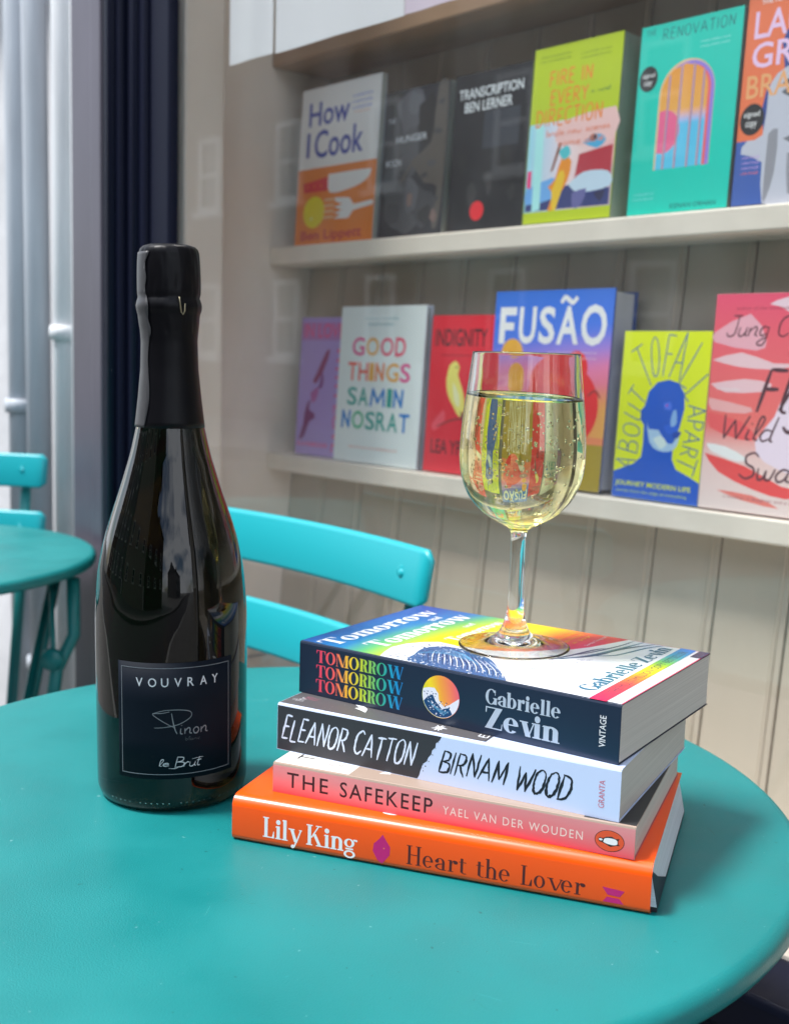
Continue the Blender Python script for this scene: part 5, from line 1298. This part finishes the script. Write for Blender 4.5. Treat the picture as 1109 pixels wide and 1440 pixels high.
def radial(ch, x, y, ang, h, w_, wd=1.35):
    cw, ss = strokes(ch); a = math.radians(ang); k = 0
    for s_ in ss:
        o = []
        for px, py in s_:
            X = (px / max(cw, .2) - .5) * w_; Y = py * h; o.append((x + X * math.cos(a) - Y * math.sin(a), y + X * math.sin(a) + Y * math.cos(a)))
        P.brush(o, wd, BD, .2, dz=(k % 5) * .0012); k += 1
    P.up(.004)
for ch, x, y, a, h, w_ in [('A', 28, 36, 78, 26, 12), ('B', 30, 54, 82, 26, 12), ('O', 30, 72, 80, 22, 14), ('U', 32, 88, 68, 24, 12), ('T', 34, 104, 56, 24, 12),
        ('T', 40, 122, 30, 46, 16), ('O', 45, 132, 8, 42, 11), ('F', 58, 132, -4, 44, 12), ('A', 68, 130, -14, 50, 14), ('L', 78, 122, -28, 50, 12), ('L', 84, 110, -48, 36, 10),
        ('A', 88, 97, -86, 22, 13), ('P', 88, 84, -92, 20, 10), ('A', 86, 71, -96, 20, 13), ('R', 84, 57, -100, 20, 11), ('T', 80, 46, -106, 24, 18)]:
    radial(ch, x, y, a, h, w_)
P.sans('JOURNEY MODERN LIFE', (4, 12, 100, 19), YG, bold=.014); P.sans('stories from the edge of everything', (6, 6, 96, 9.5), rgb(170, 196, 90), bold=.004)
P.build('cover_print', INKM, t)
# lower 6: pink and red brush strokes, script title
t, P = shelf_book('pink_hardback', 'pink and red hardback with dark script reading Wild Swans, rightmost on lower shelf', .6640, 138, 216, 26, H2, rgb(226, 150, 150), M['pages_y'], dn=.006, group=G2, hard=True)
rnd = random.Random(13)
P.grid(.3, .3, 137.7, 215.7, 6, 20, lambda x, y: ramp([(0, rgb(246, 190, 186)), (.25, rgb(244, 176, 172)), (.4, rgb(232, 96, 90)), (.8, rgb(226, 84, 96)), (1, rgb(222, 70, 100))], y / 216))
LP = rgb(234, 150, 162); RS = rgb(226, 66, 66)
P.poly([(2, 178), (40, 196), (60, 170), (50, 160), (2, 168)], LP, 2); P.poly([(60, 205), (84, 196), (100, 160), (120, 150), (136, 190), (136, 212), (80, 212)], rgb(238, 180, 190), 2)
P.poly([(2, 150), (34, 158), (70, 148), (100, 148), (70, 142), (30, 144)], rgb(236, 172, 178), 2); P.poly([(2, 126), (40, 132), (70, 128), (60, 120), (20, 118)], rgb(238, 170, 176), 2)
P.poly([(2, 112), (50, 104), (44, 98), (6, 100)], rgb(240, 150, 150), 2)
P.poly([(100, 140), (84, 118), (76, 96), (58, 70), (70, 52), (110, 40), (137, 44), (137, 130)], rgb(236, 190, 204), 2)
P.poly([(4, 66), (26, 64), (50, 54), (40, 50), (10, 58)], rgb(248, 214, 214), 2); P.poly([(2, 56), (50, 46), (90, 30), (120, 26), (96, 18), (60, 24), (20, 38)], RS, 2); P.poly([(20, 20), (60, 18), (90, 8), (50, 12)], rgb(236, 110, 100), 2)
P.poly([(2, 98), (40, 90), (60, 74), (40, 72), (6, 82)], rgb(224, 78, 80), 2)
DI = rgb(70, 34, 46)
P.script('Jung Chang', (14, 174, 128, 194), 1.7, DI, sp=.03, shear=.25, taper=.3); P.script('Fly,', (54, 100, 120, 142), 4.2, DI, sp=.03, shear=.25, taper=.4)
P.script('Wild', (16, 72, 76, 96), 2.2, DI, sp=.03, shear=.25, taper=.3); P.script('Swans', (42, 34, 128, 60), 2.4, DI, sp=.03, shear=.25, taper=.3)
P.sans('author of the worldwide bestseller', (24, 200, 112, 203), rgb(150, 50, 70)); P.sans('a mother, a daughter and a country', (28, 12, 120, 16), rgb(150, 80, 86)); P.sans('from the author', (10, 120, 36, 123), rgb(246, 210, 210))
P.build('cover_print', INKM, t)
